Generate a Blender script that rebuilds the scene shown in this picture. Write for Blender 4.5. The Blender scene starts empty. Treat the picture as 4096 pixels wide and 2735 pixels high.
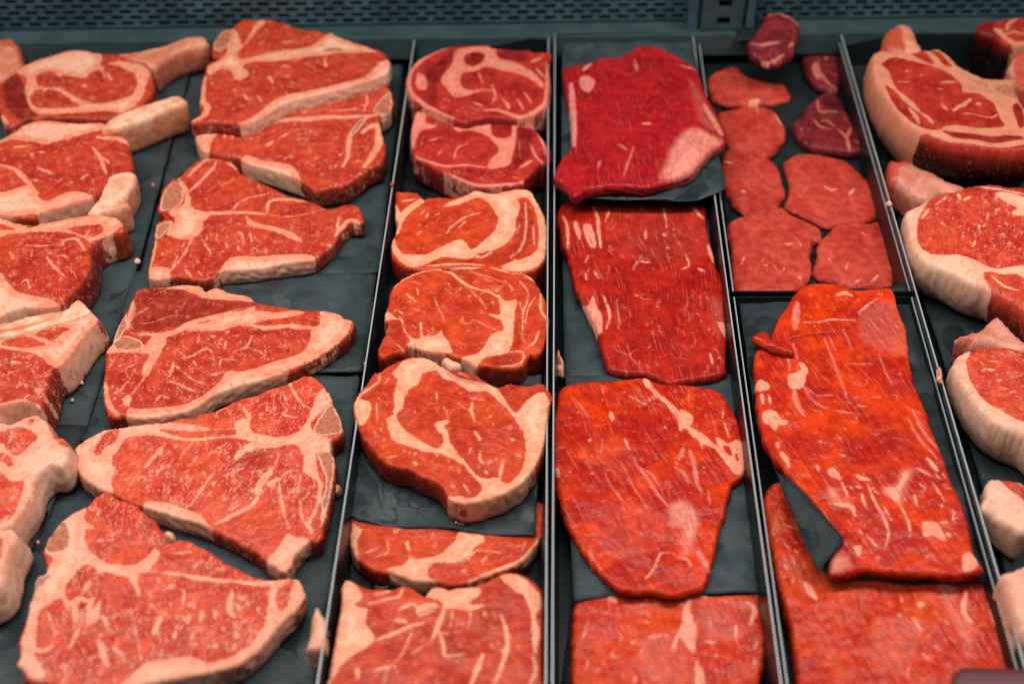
import bpy, math, random
import numpy as np
from mathutils import Vector
from mathutils.geometry import delaunay_2d_cdt

# ------------------------------------------------------------------ camera
SC = bpy.context.scene
COL = SC.collection
PITCH = math.radians(42.0)          # camera looks down into the case
DIST = 1.2                          # metres to the point in the middle of the picture
FPX = 4096 * 50.0 / 36.0            # focal length in photograph pixels (50 mm lens)
CAM = np.array([0.0, -DIST * math.cos(PITCH), DIST * math.sin(PITCH)])
RGT = np.array([1.0, 0, 0])
UPV = np.array([0.0, math.sin(PITCH), math.cos(PITCH)])
FWD = np.array([0.0, math.cos(PITCH), -math.sin(PITCH)])
cam = bpy.data.cameras.new('camera')
camo = bpy.data.objects.new('camera', cam)
COL.objects.link(camo)
camo.location = CAM
camo.rotation_euler = (math.pi / 2 - PITCH, 0, 0)
cam.lens = 50.0
cam.sensor_width = 36.0
cam.clip_start = 0.05
cam.clip_end = 50.0
cam.dof.use_dof = True
cam.dof.focus_distance = 1.15
cam.dof.aperture_fstop = 3.6
SC.camera = camo

# ------------------------------------------------------------------ world, lamps, exposure
W = bpy.data.worlds.new('World')
SC.world = W
W.use_nodes = True
bg = W.node_tree.nodes['Background']
bg.inputs[0].default_value = (0.20, 0.46, 0.62, 1)
bg.inputs[1].default_value = 0.13


def area(name, loc, target, sx, sy, power, col):
    l = bpy.data.lights.new(name, 'AREA')
    l.shape = 'RECTANGLE'
    l.size, l.size_y = sx, sy
    l.energy = power
    l.color = col
    o = bpy.data.objects.new(name, l)
    COL.objects.link(o)
    o.location = loc
    d = Vector(target) - Vector(loc)
    o.rotation_euler = d.to_track_quat('-Z', 'Y').to_euler()
    return o


# strip lamp under the canopy of the case, and an added soft fill lamp, unseen, behind the viewer
area('case_strip_lamp', (0.0, 0.02, 0.92), (0, -0.02, 0), 2.2, 0.14, 20.5, (1.0, 0.94, 0.87))
area('overhead_fill_lamp', (-0.4, -0.9, 2.2), (0, 0.0, 0), 2.2, 0.8, 19.0, (1.0, 0.94, 0.86))
vs = SC.view_settings
vs.view_transform = 'Standard'
vs.look = 'None'
vs.exposure = 0.0
vs.gamma = 1.0
vs.use_curve_mapping = False
SC.render.engine = 'CYCLES'
SC.cycles.use_denoising = True
SC.cycles.max_bounces = 6
SC.cycles.filter_width = 1.1

# ------------------------------------------------------------------ from photograph pixels to the place
CROP = {'A1': (0, 0, 2.24), 'A2': (700, 0, 2.24), 'A3': (1500, 0, 2.24), 'A4': (2200, 0, 2.24), 'A5': (3096, 0, 2.24),
        'A6': (0, 650, 2.24), 'A7': (500, 600, 2.24), 'A8': (1400, 600, 2.24), 'B1': (2100, 700, 2.24),
        'B2': (2800, 500, 2.24), 'B4': (2900, 1100, 2.24), 'B5': (3096, 1300, 2.24), 'B6': (0, 1300, 2.24),
        'B7': (300, 1100, 2.0364), 'B8': (1300, 1300, 2.24), 'C1': (2100, 1400, 2.24), 'C2': (0, 2035, 2.24),
        'C3': (300, 1480, 1.9118), 'C4': (900, 2035, 2.24), 'C5': (1250, 2035, 2.24), 'C6': (2150, 2035, 2.24),
        'C7': (3000, 1700, 2.24), 'C8': (3096, 2035, 2.24), 'D1': (0, 1050, 2.24), 'D2': (0, 1600, 1.742),
        'D3': (3496, 600, 1.742), 'D5': (600, 2100, 2.469), 'D6': (1400, 950, 2.489), 'S': (0, 0, 1.0)}


def pts(s):
    return np.array([[float(a) for a in t.split(',')] for t in s.split()])


def unproj(s, crop, z, tx=0.0, ty=0.0):
    """a list of picture points -> points on the plane z + tx*x + ty*y"""
    P = pts(s) if isinstance(s, str) else np.asarray(s, float)
    x0, y0, k = CROP[crop]
    px = x0 + P[:, 0] / k - 2048.0
    py = y0 + P[:, 1] / k - 1367.5
    d = FWD[None] * FPX + px[:, None] * RGT[None] - py[:, None] * UPV[None]
    t = (z - CAM[2] + tx * CAM[0] + ty * CAM[1]) / (d[:, 2] - tx * d[:, 0] - ty * d[:, 1])
    return (CAM[None] + d * t[:, None])


def px_size(crop, P):
    """metres per crop pixel around world points P"""
    return float(np.mean(np.linalg.norm(P - CAM, axis=1))) / FPX / CROP[crop][2]


# ------------------------------------------------------------------ small numeric helpers
def wave_noise(x, y, wl, seed, n=14):
    r = np.random.RandomState(seed)
    v = np.zeros_like(x)
    for _ in range(n):
        a = r.uniform(0, 2 * math.pi)
        k = 2 * math.pi / (wl * r.uniform(0.6, 1.7))
        v += np.sin(k * (math.cos(a) * x + math.sin(a) * y) + r.uniform(0, 6.28))
    return v / math.sqrt(n)


def spline(P, closed=True, sub=6):
    n = len(P)
    if closed:
        p0, p1, p2, p3 = np.roll(P, 1, 0), P, np.roll(P, -1, 0), np.roll(P, -2, 0)
    else:
        Q = np.vstack([2 * P[0] - P[1], P, 2 * P[-1] - P[-2]])
        p0, p1, p2, p3 = Q[:-3], Q[1:-2], Q[2:-1], Q[3:]
    out = []
    for t in np.linspace(0, 1, sub, endpoint=False):
        t2, t3 = t * t, t * t * t
        out.append(0.5 * (2 * p1 + (p2 - p0) * t + (2 * p0 - 5 * p1 + 4 * p2 - p3) * t2 + (3 * p1 - p0 - 3 * p2 + p3) * t3))
    R = np.stack(out, 1).reshape(-1, P.shape[1])
    if not closed:
        R = np.vstack([R, P[-1:]])
    return R


def resample(P, step):
    Q = np.vstack([P, P[:1]])
    L = np.r_[0, np.cumsum(np.linalg.norm(np.diff(Q, axis=0), axis=1))]
    n = max(12, int(L[-1] / step))
    t = np.linspace(0, L[-1], n, endpoint=False)
    return np.stack([np.interp(t, L, Q[:, i]) for i in range(Q.shape[1])], 1)


def seg_dist(X, Y, a, b):
    ab = b - a
    t = np.clip(((X - a[0]) * ab[0] + (Y - a[1]) * ab[1]) / max(ab @ ab, 1e-14), 0, 1)
    return np.hypot(X - a[0] - t * ab[0], Y - a[1] - t * ab[1]), t


def poly_sdf(X, Y, P, margin=None):
    """signed distance, positive inside"""
    out = np.full(X.shape, -1e3)
    if margin is not None:
        lo, hi = P.min(0) - margin, P.max(0) + margin
        idx = np.where((X > lo[0]) & (X < hi[0]) & (Y > lo[1]) & (Y < hi[1]))[0]
    else:
        idx = np.arange(len(X))
    if len(idx) == 0:
        return out
    x, y = X[idx], Y[idx]
    d = np.full(x.shape, 1e9)
    ins = np.zeros(x.shape, bool)
    n = len(P)
    for i in range(n):
        a, b = P[i], P[(i + 1) % n]
        dd, _ = seg_dist(x, y, a, b)
        d = np.minimum(d, dd)
        if a[1] != b[1]:
            c = ((a[1] > y) != (b[1] > y)) & (x < (b[0] - a[0]) * (y - a[1]) / (b[1] - a[1]) + a[0])
            ins ^= c
    out[idx] = np.where(ins, d, -d)
    return out


def sstep(v, a, b):
    t = np.clip((v - a) / (b - a), 0, 1)
    return t * t * (3 - 2 * t)


# ------------------------------------------------------------------ node helpers
class NT:
    def __init__(self, name):
        self.m = bpy.data.materials.new(name)
        self.m.use_nodes = True
        self.t = self.m.node_tree
        self.b = self.t.nodes['Principled BSDF']

    def n(self, typ, **kw):
        q = self.t.nodes.new(typ)
        for k, v in kw.items():
            setattr(q, k, v)
        return q

    def link(self, a, b):
        self.t.links.new(a, b)

    def put(self, sock, v):
        if hasattr(v, 'links') or isinstance(v, bpy.types.NodeSocket):
            self.link(v, sock)
        else:
            if sock.type == 'RGBA' and len(v) == 3:
                v = (*v, 1)
            sock.default_value = v

    def math(self, op, a, b=0.0, c=0.0):
        q = self.n('ShaderNodeMath', operation=op)
        self.put(q.inputs[0], a)
        self.put(q.inputs[1], b)
        self.put(q.inputs[2], c)
        return q.outputs[0]

    def vmul(self, v, s):
        q = self.n('ShaderNodeVectorMath', operation='MULTIPLY')
        self.put(q.inputs[0], v)
        self.put(q.inputs[1], s)
        return q.outputs[0]

    def vadd(self, v, s):
        q = self.n('ShaderNodeVectorMath', operation='ADD')
        self.put(q.inputs[0], v)
        self.put(q.inputs[1], s)
        return q.outputs[0]

    def noise(self, vec, scale, detail=3.0, rough=0.55, dist=0.0):
        q = self.n('ShaderNodeTexNoise')
        self.put(q.inputs['Vector'], vec)
        q.inputs['Scale'].default_value = scale
        q.inputs['Detail'].default_value = detail
        q.inputs['Roughness'].default_value = rough
        q.inputs['Distortion'].default_value = dist
        return q.outputs[0]

    def rng(self, v, a, b, c=0.0, d=1.0, smooth=True):
        q = self.n('ShaderNodeMapRange')
        q.interpolation_type = 'SMOOTHSTEP' if smooth else 'LINEAR'
        self.put(q.inputs[0], v)
        for i, k in enumerate((a, b, c, d)):
            q.inputs[i + 1].default_value = k
        return q.outputs[0]

    def mix(self, f, a, b, blend='MIX'):
        q = self.n('ShaderNodeMix', data_type='RGBA', blend_type=blend)
        self.put(q.inputs[0], f)
        self.put(q.inputs[6], a)
        self.put(q.inputs[7], b)
        return q.outputs[2]

    def attr(self, name, vec=False):
        q = self.n('ShaderNodeAttribute', attribute_name=name)
        return q.outputs['Vector'] if vec else q.outputs['Fac']

    def coords(self):
        tc = self.n('ShaderNodeTexCoord')
        oi = self.n('ShaderNodeObjectInfo')
        r = self.math('MULTIPLY', oi.outputs['Random'], 7.0)
        return self.vadd(tc.outputs['Object'], r)


def meat_material(name, lean, dark, fat=(0.65, 0.215, 0.12), cream=(0.72, 0.45, 0.33), micro=0.6, rough=0.42,
                  fibre=1.0, ragged=1.0, mlo=0.585, bonec=(0.44, 0.165, 0.095), bumpd=0.00045, spec=0.10, wallc=(0.035, 0.005, 0.008), sidek=0.75, coat=0.22, net=0.0, patch=0.4, stria=0.0, wallmix=0.8):
    k = NT(name)
    co = k.coords()
    fib = k.vadd(k.attr('fib', True), k.math('MULTIPLY', k.n('ShaderNodeObjectInfo').outputs['Random'], 3.0))
    F = k.attr('fat')
    side = k.attr('side')
    nA = k.math('SUBTRACT', k.noise(co, 190, 4), 0.5)
    nB = k.math('SUBTRACT', k.noise(co, 900, 3), 0.5)
    Fp = k.math('ADD', k.math('ADD', F, k.math('MULTIPLY', nA, 2.6 * ragged)), k.math('MULTIPLY', nB, 3.2 * ragged))
    Fp = k.math('ADD', Fp, k.math('MULTIPLY', k.math('MULTIPLY', k.math('SUBTRACT', k.noise(co, 75, 3), 0.54), 5.0 * ragged), k.rng(F, 0.6, 2.4)))
    mask = k.rng(Fp, -0.12, 0.48)
    nF = k.noise(k.vmul(fib, (110, 1300, 500)), 1.0, 3, 0.6, 0.3)
    nM = k.noise(k.vmul(fib, (260, 760, 420)), 1.0, 3, 0.6, 0.8)
    big = k.noise(co, 34, 3)
    mid = k.noise(co, 120, 4)
    flecks = k.rng(nM, mlo + 0.01, mlo + 0.08)
    if net:
        nz = k.n('ShaderNodeTexNoise')
        k.link(co, nz.inputs['Vector'])
        nz.inputs['Scale'].default_value = 150
        nz.inputs['Detail'].default_value = 3
        warp = k.vadd(k.vmul(fib, (85, 190, 150)), k.vmul(nz.outputs['Color'], (2.2, 2.2, 2.2)))
        vo = k.n('ShaderNodeTexVoronoi', feature='DISTANCE_TO_EDGE')
        k.link(warp, vo.inputs['Vector'])
        vo.inputs['Scale'].default_value = 1.0
        vein = k.rng(vo.outputs['Distance'], 0.02, 0.085, 1.0, 0.0)
        vein = k.math('MULTIPLY', vein, k.math('MULTIPLY', k.rng(k.noise(co, 95, 3), 0.47, 0.62), net))
        flecks = k.math('MAXIMUM', flecks, vein)
    mm = k.math('MULTIPLY', flecks, k.math('MULTIPLY', k.rng(big, 0.34, 0.60, 0.25, 1.0), micro))
    leanc = k.mix(k.rng(big, 0.36, 0.64), lean, dark)
    leanc = k.mix(k.rng(k.noise(co, 55, 3), 0.50, 0.72, 0.0, patch), leanc, k.mix(0.5, dark, (0.26, 0.012, 0.022)))
    leanc = k.mix(1.0, leanc, k.mix(k.rng(nF, 0.32, 0.70), (0.80, 0.72, 0.72), (1.12, 1.2, 1.2)), 'MULTIPLY')
    leanc = k.mix(1.0, leanc, k.mix(k.rng(mid, 0.33, 0.68), (0.80, 0.70, 0.72), (1.12, 1.22, 1.2)), 'MULTIPLY')
    leanc = k.mix(k.math('MULTIPLY', k.rng(F, -2.0, 0.3), 0.14), leanc, fat)
    leanc = k.mix(k.math('MULTIPLY', side, sidek), leanc, k.mix(wallmix, dark, wallc))  # side walls: oxidized lean, with shade put into the colour as well
    fatc = k.mix(k.rng(mid, 0.36, 0.66), k.mix(0.14, fat, lean), k.mix(0.30, fat, cream))
    fatc = k.mix(k.rng(F, 4.0, 11.0, 0.0, 0.6), fatc, cream)
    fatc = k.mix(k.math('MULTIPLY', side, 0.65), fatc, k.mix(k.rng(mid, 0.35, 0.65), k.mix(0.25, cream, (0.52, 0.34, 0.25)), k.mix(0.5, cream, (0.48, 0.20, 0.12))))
    fatc = k.mix(k.rng(k.noise(k.vmul(fib, (120, 330, 240)), 1.0, 4, 0.6, 0.8), 0.53, 0.68, 0.0, 0.7), fatc, k.mix(0.6, fat, lean))
    c = k.mix(k.math('MAXIMUM', mask, mm), leanc, fatc)
    veil = k.attr('veil')  # pale silverskin, and on flanks lamp sheen painted into the colour
    vf = k.math('MULTIPLY', veil, k.rng(k.math('ADD', nF, k.math('MULTIPLY', nA, 0.6)), 0.25, 0.66, 0.3, 0.9))
    c = k.mix(vf, c, (0.70, 0.26, 0.19))
    if stria:
        ns = k.noise(k.vmul(fib, (30, 800, 200)), 1.0, 3, 0.55, 0.3)
        sf = k.math('MULTIPLY', k.rng(ns, 0.58, 0.68), k.math('MULTIPLY', k.rng(big, 0.40, 0.60, 0.15, 1.0), stria))
        c = k.mix(sf, c, (0.66, 0.20, 0.13))
        nd = k.noise(k.vmul(fib, (30, 420, 200)), 1.0, 2, 0.5, 0.2)
        c = k.mix(k.rng(nd, 0.60, 0.70, 0.0, stria), c, k.mix(0.5, dark, (0.16, 0.003, 0.002)))
    bf = k.rng(k.math('ADD', k.attr('bone'), k.math('MULTIPLY', nA, 3.0)), -0.3, 0.5)
    bcol = k.mix(k.rng(k.noise(co, 260, 5, 0.7), 0.36, 0.64), k.mix(0.6, bonec, (0.24, 0.035, 0.012)), bonec)
    bcol = k.mix(k.rng(k.math('ADD', k.attr('bone'), k.math('MULTIPLY', nA, 6.0)), 0.2, 2.2, 0.85, 0.0), bcol, k.mix(0.35, cream, (0.58, 0.28, 0.18)))
    c = k.mix(bf, c, bcol)
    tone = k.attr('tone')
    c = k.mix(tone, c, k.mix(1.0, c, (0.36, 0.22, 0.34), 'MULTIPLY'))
    k.link(c, k.b.inputs['Base Color'])
    r = k.math('ADD', k.rng(mid, 0.3, 0.7, rough - 0.08, rough + 0.12), k.math('MULTIPLY', mask, 0.08))
    k.link(r, k.b.inputs['Roughness'])
    k.b.inputs['Specular IOR Level'].default_value = spec
    k.b.inputs['Coat Weight'].default_value = coat
    k.b.inputs['Coat Roughness'].default_value = 0.24
    cb = k.n('ShaderNodeBump')
    cb.inputs['Strength'].default_value = 1.0
    cb.inputs['Distance'].default_value = 0.0028
    k.link(k.noise(co, 105, 3, 0.5), cb.inputs['Height'])
    k.link(cb.outputs[0], k.b.inputs['Coat Normal'])
    h = k.math('ADD', k.math('MULTIPLY', k.math('MULTIPLY', nF, 0.7 * fibre), k.math('SUBTRACT', 1.0, k.math('MULTIPLY', mask, 0.8))), k.math('ADD', k.math('MULTIPLY', k.math('MULTIPLY', nB, 0.7), k.math('SUBTRACT', 1.0, k.math('MULTIPLY', mask, 0.75))), k.math('ADD', k.math('MULTIPLY', mid, 0.7), k.math('MULTIPLY', mm, 0.3))))
    bp = k.n('ShaderNodeBump')
    bp.inputs['Strength'].default_value = 0.8
    bp.inputs['Distance'].default_value = bumpd
    k.link(h, bp.inputs['Height'])
    k.link(bp.outputs[0], k.b.inputs['Normal'])
    return k.m


M = {
    'tbone': meat_material('marbled_beef', (0.50, 0.050, 0.019), (0.38, 0.023, 0.011), micro=0.65, net=1.0, ragged=1.3),
    'tbone_pink': meat_material('pink_beef', (0.60, 0.072, 0.028), (0.48, 0.034, 0.014), micro=0.85, mlo=0.565, net=0.9, ragged=1.5, fat=(0.70, 0.285, 0.185)),
    'rib': meat_material('ribeye_beef', (0.53, 0.050, 0.012), (0.43, 0.029, 0.008), micro=0.22, fat=(0.70, 0.275, 0.155), mlo=0.61, net=0.9),
    'rib_pink': meat_material('cool_ribeye_beef', (0.42, 0.028, 0.018), (0.30, 0.011, 0.010), micro=0.5, fat=(0.60, 0.165, 0.11), cream=(0.66, 0.28, 0.20)),  # pinker, darker hue paints in the cooler light at the back
    'flank': meat_material('flank_beef', (0.58, 0.034, 0.003), (0.38, 0.010, 0.003), micro=0.16, fibre=1.6, mlo=0.63, fat=(0.70, 0.26, 0.165), cream=(0.74, 0.36, 0.25), rough=0.36, bumpd=0.0005, spec=0.08, coat=0.24, patch=0.1, stria=0.38),
    'flank_deep': meat_material('deep_red_flank_beef', (0.42, 0.015, 0.005), (0.30, 0.007, 0.004), micro=0.25, fibre=2.0, mlo=0.62, fat=(0.66, 0.23, 0.16), cream=(0.70, 0.32, 0.24), rough=0.38, bumpd=0.0006, spec=0.12, patch=0.1, stria=0.40),
    'flank_red': meat_material('crimson_flank_beef', (0.36, 0.008, 0.012), (0.27, 0.004, 0.008), micro=0.16, fibre=0.8, fat=(0.52, 0.16, 0.13), cream=(0.58, 0.26, 0.22), rough=0.44, patch=0.15, stria=0.3),  # magenta-red hue stands in for bluish light at the back
    'flank_pale': meat_material('pale_flank_beef', (0.58, 0.050, 0.009), (0.46, 0.016, 0.003), micro=0.6, fibre=1.4, mlo=0.58, fat=(0.68, 0.24, 0.16), cream=(0.74, 0.38, 0.29), spec=0.08, coat=0.2, stria=0.3),
    'filet': meat_material('filet_beef', (0.46, 0.054, 0.034), (0.40, 0.032, 0.021), micro=0.04, fibre=0.0, patch=0.15, mlo=0.68, rough=0.5, bumpd=0.0002, coat=0.12),
    'filet_dark': meat_material('purple_filet_beef', (0.19, 0.018, 0.022), (0.11, 0.010, 0.013), micro=0.35, fat=(0.48, 0.12, 0.08), cream=(0.5, 0.2, 0.14), rough=0.42),
    'chop': meat_material('strip_beef', (0.56, 0.056, 0.022), (0.44, 0.022, 0.009), micro=0.6, mlo=0.58, net=0.6, fat=(0.72, 0.36, 0.245), cream=(0.66, 0.41, 0.295)),
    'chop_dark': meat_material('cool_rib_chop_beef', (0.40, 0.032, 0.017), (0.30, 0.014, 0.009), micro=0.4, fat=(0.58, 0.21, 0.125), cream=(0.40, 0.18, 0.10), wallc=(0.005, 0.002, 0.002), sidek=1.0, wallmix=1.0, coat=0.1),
}


def bone_material(name, a, b, red):
    k = NT(name)
    co = k.coords()
    n1 = k.noise(co, 60, 4)
    n2 = k.noise(co, 330, 4)
    c = k.mix(k.rng(n1, 0.38, 0.62), a, b)
    c = k.mix(k.rng(n2, 0.56, 0.70, 0, 0.5), c, red)
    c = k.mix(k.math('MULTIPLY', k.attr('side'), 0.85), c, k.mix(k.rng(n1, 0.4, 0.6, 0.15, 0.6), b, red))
    c = k.mix(k.attr('tone'), c, red)
    k.link(c, k.b.inputs['Base Color'])
    k.b.inputs['Roughness'].default_value = 0.42
    k.b.inputs['Specular IOR Level'].default_value = 0.35
    bp = k.n('ShaderNodeBump')
    bp.inputs['Strength'].default_value = 0.7
    bp.inputs['Distance'].default_value = 0.0006
    k.link(n2, bp.inputs['Height'])
    k.link(bp.outputs[0], k.b.inputs['Normal'])
    return k.m


M['bone'] = bone_material('rib_bone', (0.62, 0.25, 0.155), (0.52, 0.16, 0.09), (0.40, 0.045, 0.02))
M['bone_white'] = bone_material('white_bone', (0.72, 0.43, 0.30), (0.60, 0.25, 0.14), (0.48, 0.08, 0.03))
M['bone_pink'] = bone_material('pink_bone', (0.56, 0.24, 0.17), (0.46, 0.15, 0.10), (0.44, 0.03, 0.015))


# ------------------------------------------------------------------ the slab builder
STATS = {'tri': 0}


def clean_outline(P, step, rag, seed, curve=True):
    Q = resample(spline(P, True, 6) if curve else P, step)
    nx = np.roll(Q, -1, 0) - np.roll(Q, 1, 0)
    nrm = np.stack([nx[:, 1], -nx[:, 0]], 1)
    nrm /= np.maximum(np.linalg.norm(nrm, axis=1, keepdims=True), 1e-9)
    s = 0.5 * np.sum(Q[:, 0] * np.roll(Q[:, 1], -1) - np.roll(Q[:, 0], -1) * Q[:, 1])
    if s < 0:
        Q, nrm = Q[::-1].copy(), -nrm[::-1].copy()
        nrm = -nrm
    # Q counter-clockwise; outward normal of a ccw loop
    t = np.roll(Q, -1, 0) - np.roll(Q, 1, 0)
    nrm = np.stack([t[:, 1], -t[:, 0]], 1)
    nrm /= np.maximum(np.linalg.norm(nrm, axis=1, keepdims=True), 1e-9)
    if rag:
        j = wave_noise(Q[:, 0], Q[:, 1], 0.006, seed, 10) * 0.6 + wave_noise(Q[:, 0], Q[:, 1], 0.002, seed + 5, 8) * 0.4
        Q = Q + nrm * (j * rag)[:, None]
    for _ in range(6):
        nrm = (np.roll(nrm, 1, 0) + nrm * 2 + np.roll(nrm, -1, 0)) / 4
    return Q, nrm


def slab(name, crop, out, z, h, mat, feats=(), marb=(), tilt=(0, 0), er=0.0018, sp=0.00135, rag=0.0006, flare=0.0,
         bulge=0.0008, und=0.0004, ridge=0.0, inset=0.0, fang=70.0, dome=0.0, base=-30.0, parent=None, seed=None, curve=True, tonew=0.0):
    """A cut of meat: the outline of its top face as seen in the photograph is laid on the plane where that face lies,
    filled with a fine mesh, rounded over at the edge and closed with a side wall and a bottom. Fat, bone and muscle
    regions are kept as distances (mm) in point attributes."""
    if seed is None:
        seed = sum(ord(c) * (i + 3) for i, c in enumerate(out[:40])) % 9973
    tx, ty = tilt
    if curve:
        sp *= 0.76
    P3 = unproj(out, crop, z, tx, ty)
    mpp = px_size(crop, P3)
    B, nrm = clean_outline(P3[:, :2], sp, rag, seed, curve)
    n = len(B)
    lo, hi = B.min(0), B.max(0)
    rs = np.random.RandomState(seed + 1)
    gx = np.arange(lo[0], hi[0] + sp, sp)
    gy = np.arange(lo[1], hi[1] + sp, sp * 0.866)
    X, Y = np.meshgrid(gx, gy)
    X = X + (np.arange(len(gy)) % 2)[:, None] * sp * 0.5
    X = X.ravel() + rs.uniform(-1, 1, X.size) * sp * 0.16
    Y = Y.ravel() + rs.uniform(-1, 1, Y.size) * sp * 0.16
    bd = poly_sdf(X, Y, B[::2] if n > 500 else B)
    keep = bd > sp * 0.75
    X, Y, bd = X[keep], Y[keep], bd[keep]
    allx = np.r_[B[:, 0], X]
    ally = np.r_[B[:, 1], Y]
    c0 = B.mean(0)
    vin = [Vector((float(a - c0[0]), float(b - c0[1]))) for a, b in zip(allx, ally)]
    res = delaunay_2d_cdt(vin, [], [list(range(n))], 1, 1e-8)
    V2 = np.array([(v.x + c0[0], v.y + c0[1]) for v in res[0]])
    faces = res[2]
    orig = res[3]
    # map of input outline vertices to output ids
    omap = {}
    for i, o in enumerate(orig):
        for k in o:
            omap[k] = i
    bid = np.array([omap.get(i, -1) for i in range(n)])
    okb = bid >= 0
    D = np.zeros(len(V2))
    src = np.array([o[0] if o else -1 for o in orig])
    m_in = src >= n
    D[m_in] = bd[src[m_in] - n]
    X, Y = V2[:, 0], V2[:, 1]
    fat = np.full(len(X), base)
    bone = np.full(len(X), -30.0)
    tone = np.zeros(len(X))
    veil = np.zeros(len(X))
    zz = z + tx * X + ty * Y

    def line_update(Pw, half, taper):
        """mm distance inside a soft line"""
        Q = spline(Pw, False, 4) if len(Pw) > 2 else Pw
        lo2, hi2 = Q.min(0) - half - 0.006, Q.max(0) + half + 0.006
        idx = np.where((X > lo2[0]) & (X < hi2[0]) & (Y > lo2[1]) & (Y < hi2[1]))[0]
        best = np.full(len(idx), -1e3)
        if len(idx):
            x, y = X[idx], Y[idx]
            L = np.r_[0, np.cumsum(np.linalg.norm(np.diff(Q, axis=0), axis=1))]
            for i in range(len(Q) - 1):
                d, t = seg_dist(x, y, Q[i], Q[i + 1])
                u = (L[i] + t * (L[i + 1] - L[i])) / max(L[-1], 1e-9)
                w = half * (1 - taper * np.abs(2 * u - 1) ** 2)
                best = np.maximum(best, (w - d) * 1e3)
        return idx, best

    rr = random.Random(seed)

    def spray(spec):
        cnt, ang, ln, wd, wig = spec[:5]
        lim = spec[5] if len(spec) > 5 else None
        ok = np.where((fat < -1.0) & (D > 0.002) & (bone < -1))[0]
        if lim is not None:
            PL = unproj(lim, crop, z, tx, ty)[:, :2]
            s = poly_sdf(X[ok], Y[ok], PL)
            ok = ok[s > 0]
        if not len(ok):
            return
        for _ in range(int(cnt * 0.7)):
            i = ok[rr.randrange(len(ok))]
            a = math.radians(ang + rr.gauss(0, wig))
            q = np.array([X[i], Y[i]])
            L = ln * 1e-3 * min(3.0, 0.18 + rr.expovariate(1.5))
            k = 5
            path = [q.copy()]
            for _s in range(k):
                dv = np.array([math.cos(a), -math.sin(a) * 1.45])
                dv /= np.linalg.norm(dv)
                q = q + dv * L / k
                a += math.radians(rr.gauss(0, 28))
                path.append(q.copy())
            idx, b = line_update(np.array(path), wd * 0.5e-3 * rr.choice((0.5, 0.7, 0.9, 1.2, 1.9)), 0.8)
            if len(idx):
                fat[idx] = np.maximum(fat[idx], b)
            if L > 0.6e-3 * ln and rr.random() < 0.6:
                j = rr.randrange(1, k)
                a2 = a + math.radians(rr.choice((-1, 1)) * rr.uniform(35, 80))
                e = path[j] + np.array([math.cos(a2), -math.sin(a2) * 1.4]) * L * 0.3
                idx, b = line_update(np.array([path[j], e]), wd * 0.4e-3, 0.6)
                if len(idx):
                    fat[idx] = np.maximum(fat[idx], b)

    feats = list(feats)
    done_spray = False
    for f in feats:
        t = f[0]
        if t in 'fmbdy':
            amt = 1.0
            g = f[-1]
            if t in 'dy':
                amt = f[1]
            PW = unproj(g, crop, z, tx, ty)[:, :2]
            PW = spline(PW, True, 3)
            sd = poly_sdf(X, Y, PW, 0.008) * 1e3
            if t == 'f':
                fat = np.maximum(fat, sd)
            elif t == 'm':
                fat = np.minimum(fat, -sd)
            elif t == 'b':
                bone = np.maximum(bone, sd)
            elif t == 'd':
                tone = np.maximum(tone, amt * sstep(sd, -1.5, 2.0))
            elif t == 'y':
                veil = np.maximum(veil, amt * sstep(sd, -4.0, 5.0))
        else:
            w = f[1] * mpp * 0.5
            PW = unproj(f[-1], crop, z, tx, ty)[:, :2]
            if len(PW) == 1:
                PW = np.vstack([PW, PW + 1e-4])
            idx, b = line_update(PW, w, 0.45)
            if not len(idx):
                continue
            if t == 'F':
                fat[idx] = np.maximum(fat[idx], b)
            elif t == 'N':
                fat[idx] = np.minimum(fat[idx], -b)
            elif t == 'Y':
                veil[idx] = np.maximum(veil[idx], 0.85 * sstep(b, -1.2, 1.5))
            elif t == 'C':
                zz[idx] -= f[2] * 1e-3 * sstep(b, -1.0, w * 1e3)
                tone[idx] = np.maximum(tone[idx], 0.25 * sstep(b, -0.5, 0.8))  # creases also tinted darker, shade put into the colour
    for s in marb:
        spray(s)
    fat = np.clip(fat, -30, 12)
    # relief
    zz = zz + wave_noise(X, Y, 0.034, seed + 2) * und + wave_noise(X, Y, 0.012, seed + 3) * und * 0.25
    zz += 0.00035 * sstep(fat, -0.6, 1.0)
    if dome:
        zz += dome * (sstep(D, 0, 0.04) - 1)
    q = np.clip(1 - D / er, 0, 1)
    zz -= er * 0.85 * (1 - np.sqrt(np.maximum(0, 1 - q * q)))
    # fibre coordinates
    a = math.radians(fang)
    dv = np.array([math.cos(a), -math.sin(a) * 1.45])
    dv /= np.linalg.norm(dv)
    wob = wave_noise(X, Y, 0.05, seed + 9) * (0.0006 if ridge else 0.004) + (wave_noise(X, Y, 0.16, seed + 8) * 0.004 if ridge else 0)
    U = X * dv[0] + Y * dv[1]
    Vv = -X * dv[1] + Y * dv[0] + wob
    if ridge:
        zz += ridge * (wave_noise(U * 0.07, Vv, 0.0042, seed + 40) + 0.8 * wave_noise(U * 0.12, Vv, 0.009, seed + 41)) * sstep(D, 0, 0.006)
    nb = int(okb.sum())
    bids = bid[okb]
    Bq, Nq = B[okb], nrm[okb]
    verts = [np.stack([X, Y, zz], 1)]
    AT = {'fat': [fat], 'bone': [bone], 'tone': [tone], 'veil': [veil], 'side': [np.zeros(len(X))]}
    fibs = [np.stack([U, Vv, zz * 0], 1)]
    fl = [tuple(x) for x in faces]
    rings = [bids]
    base_id = len(X)
    K = 9 if curve else 1
    zt = zz[bids]
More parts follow.
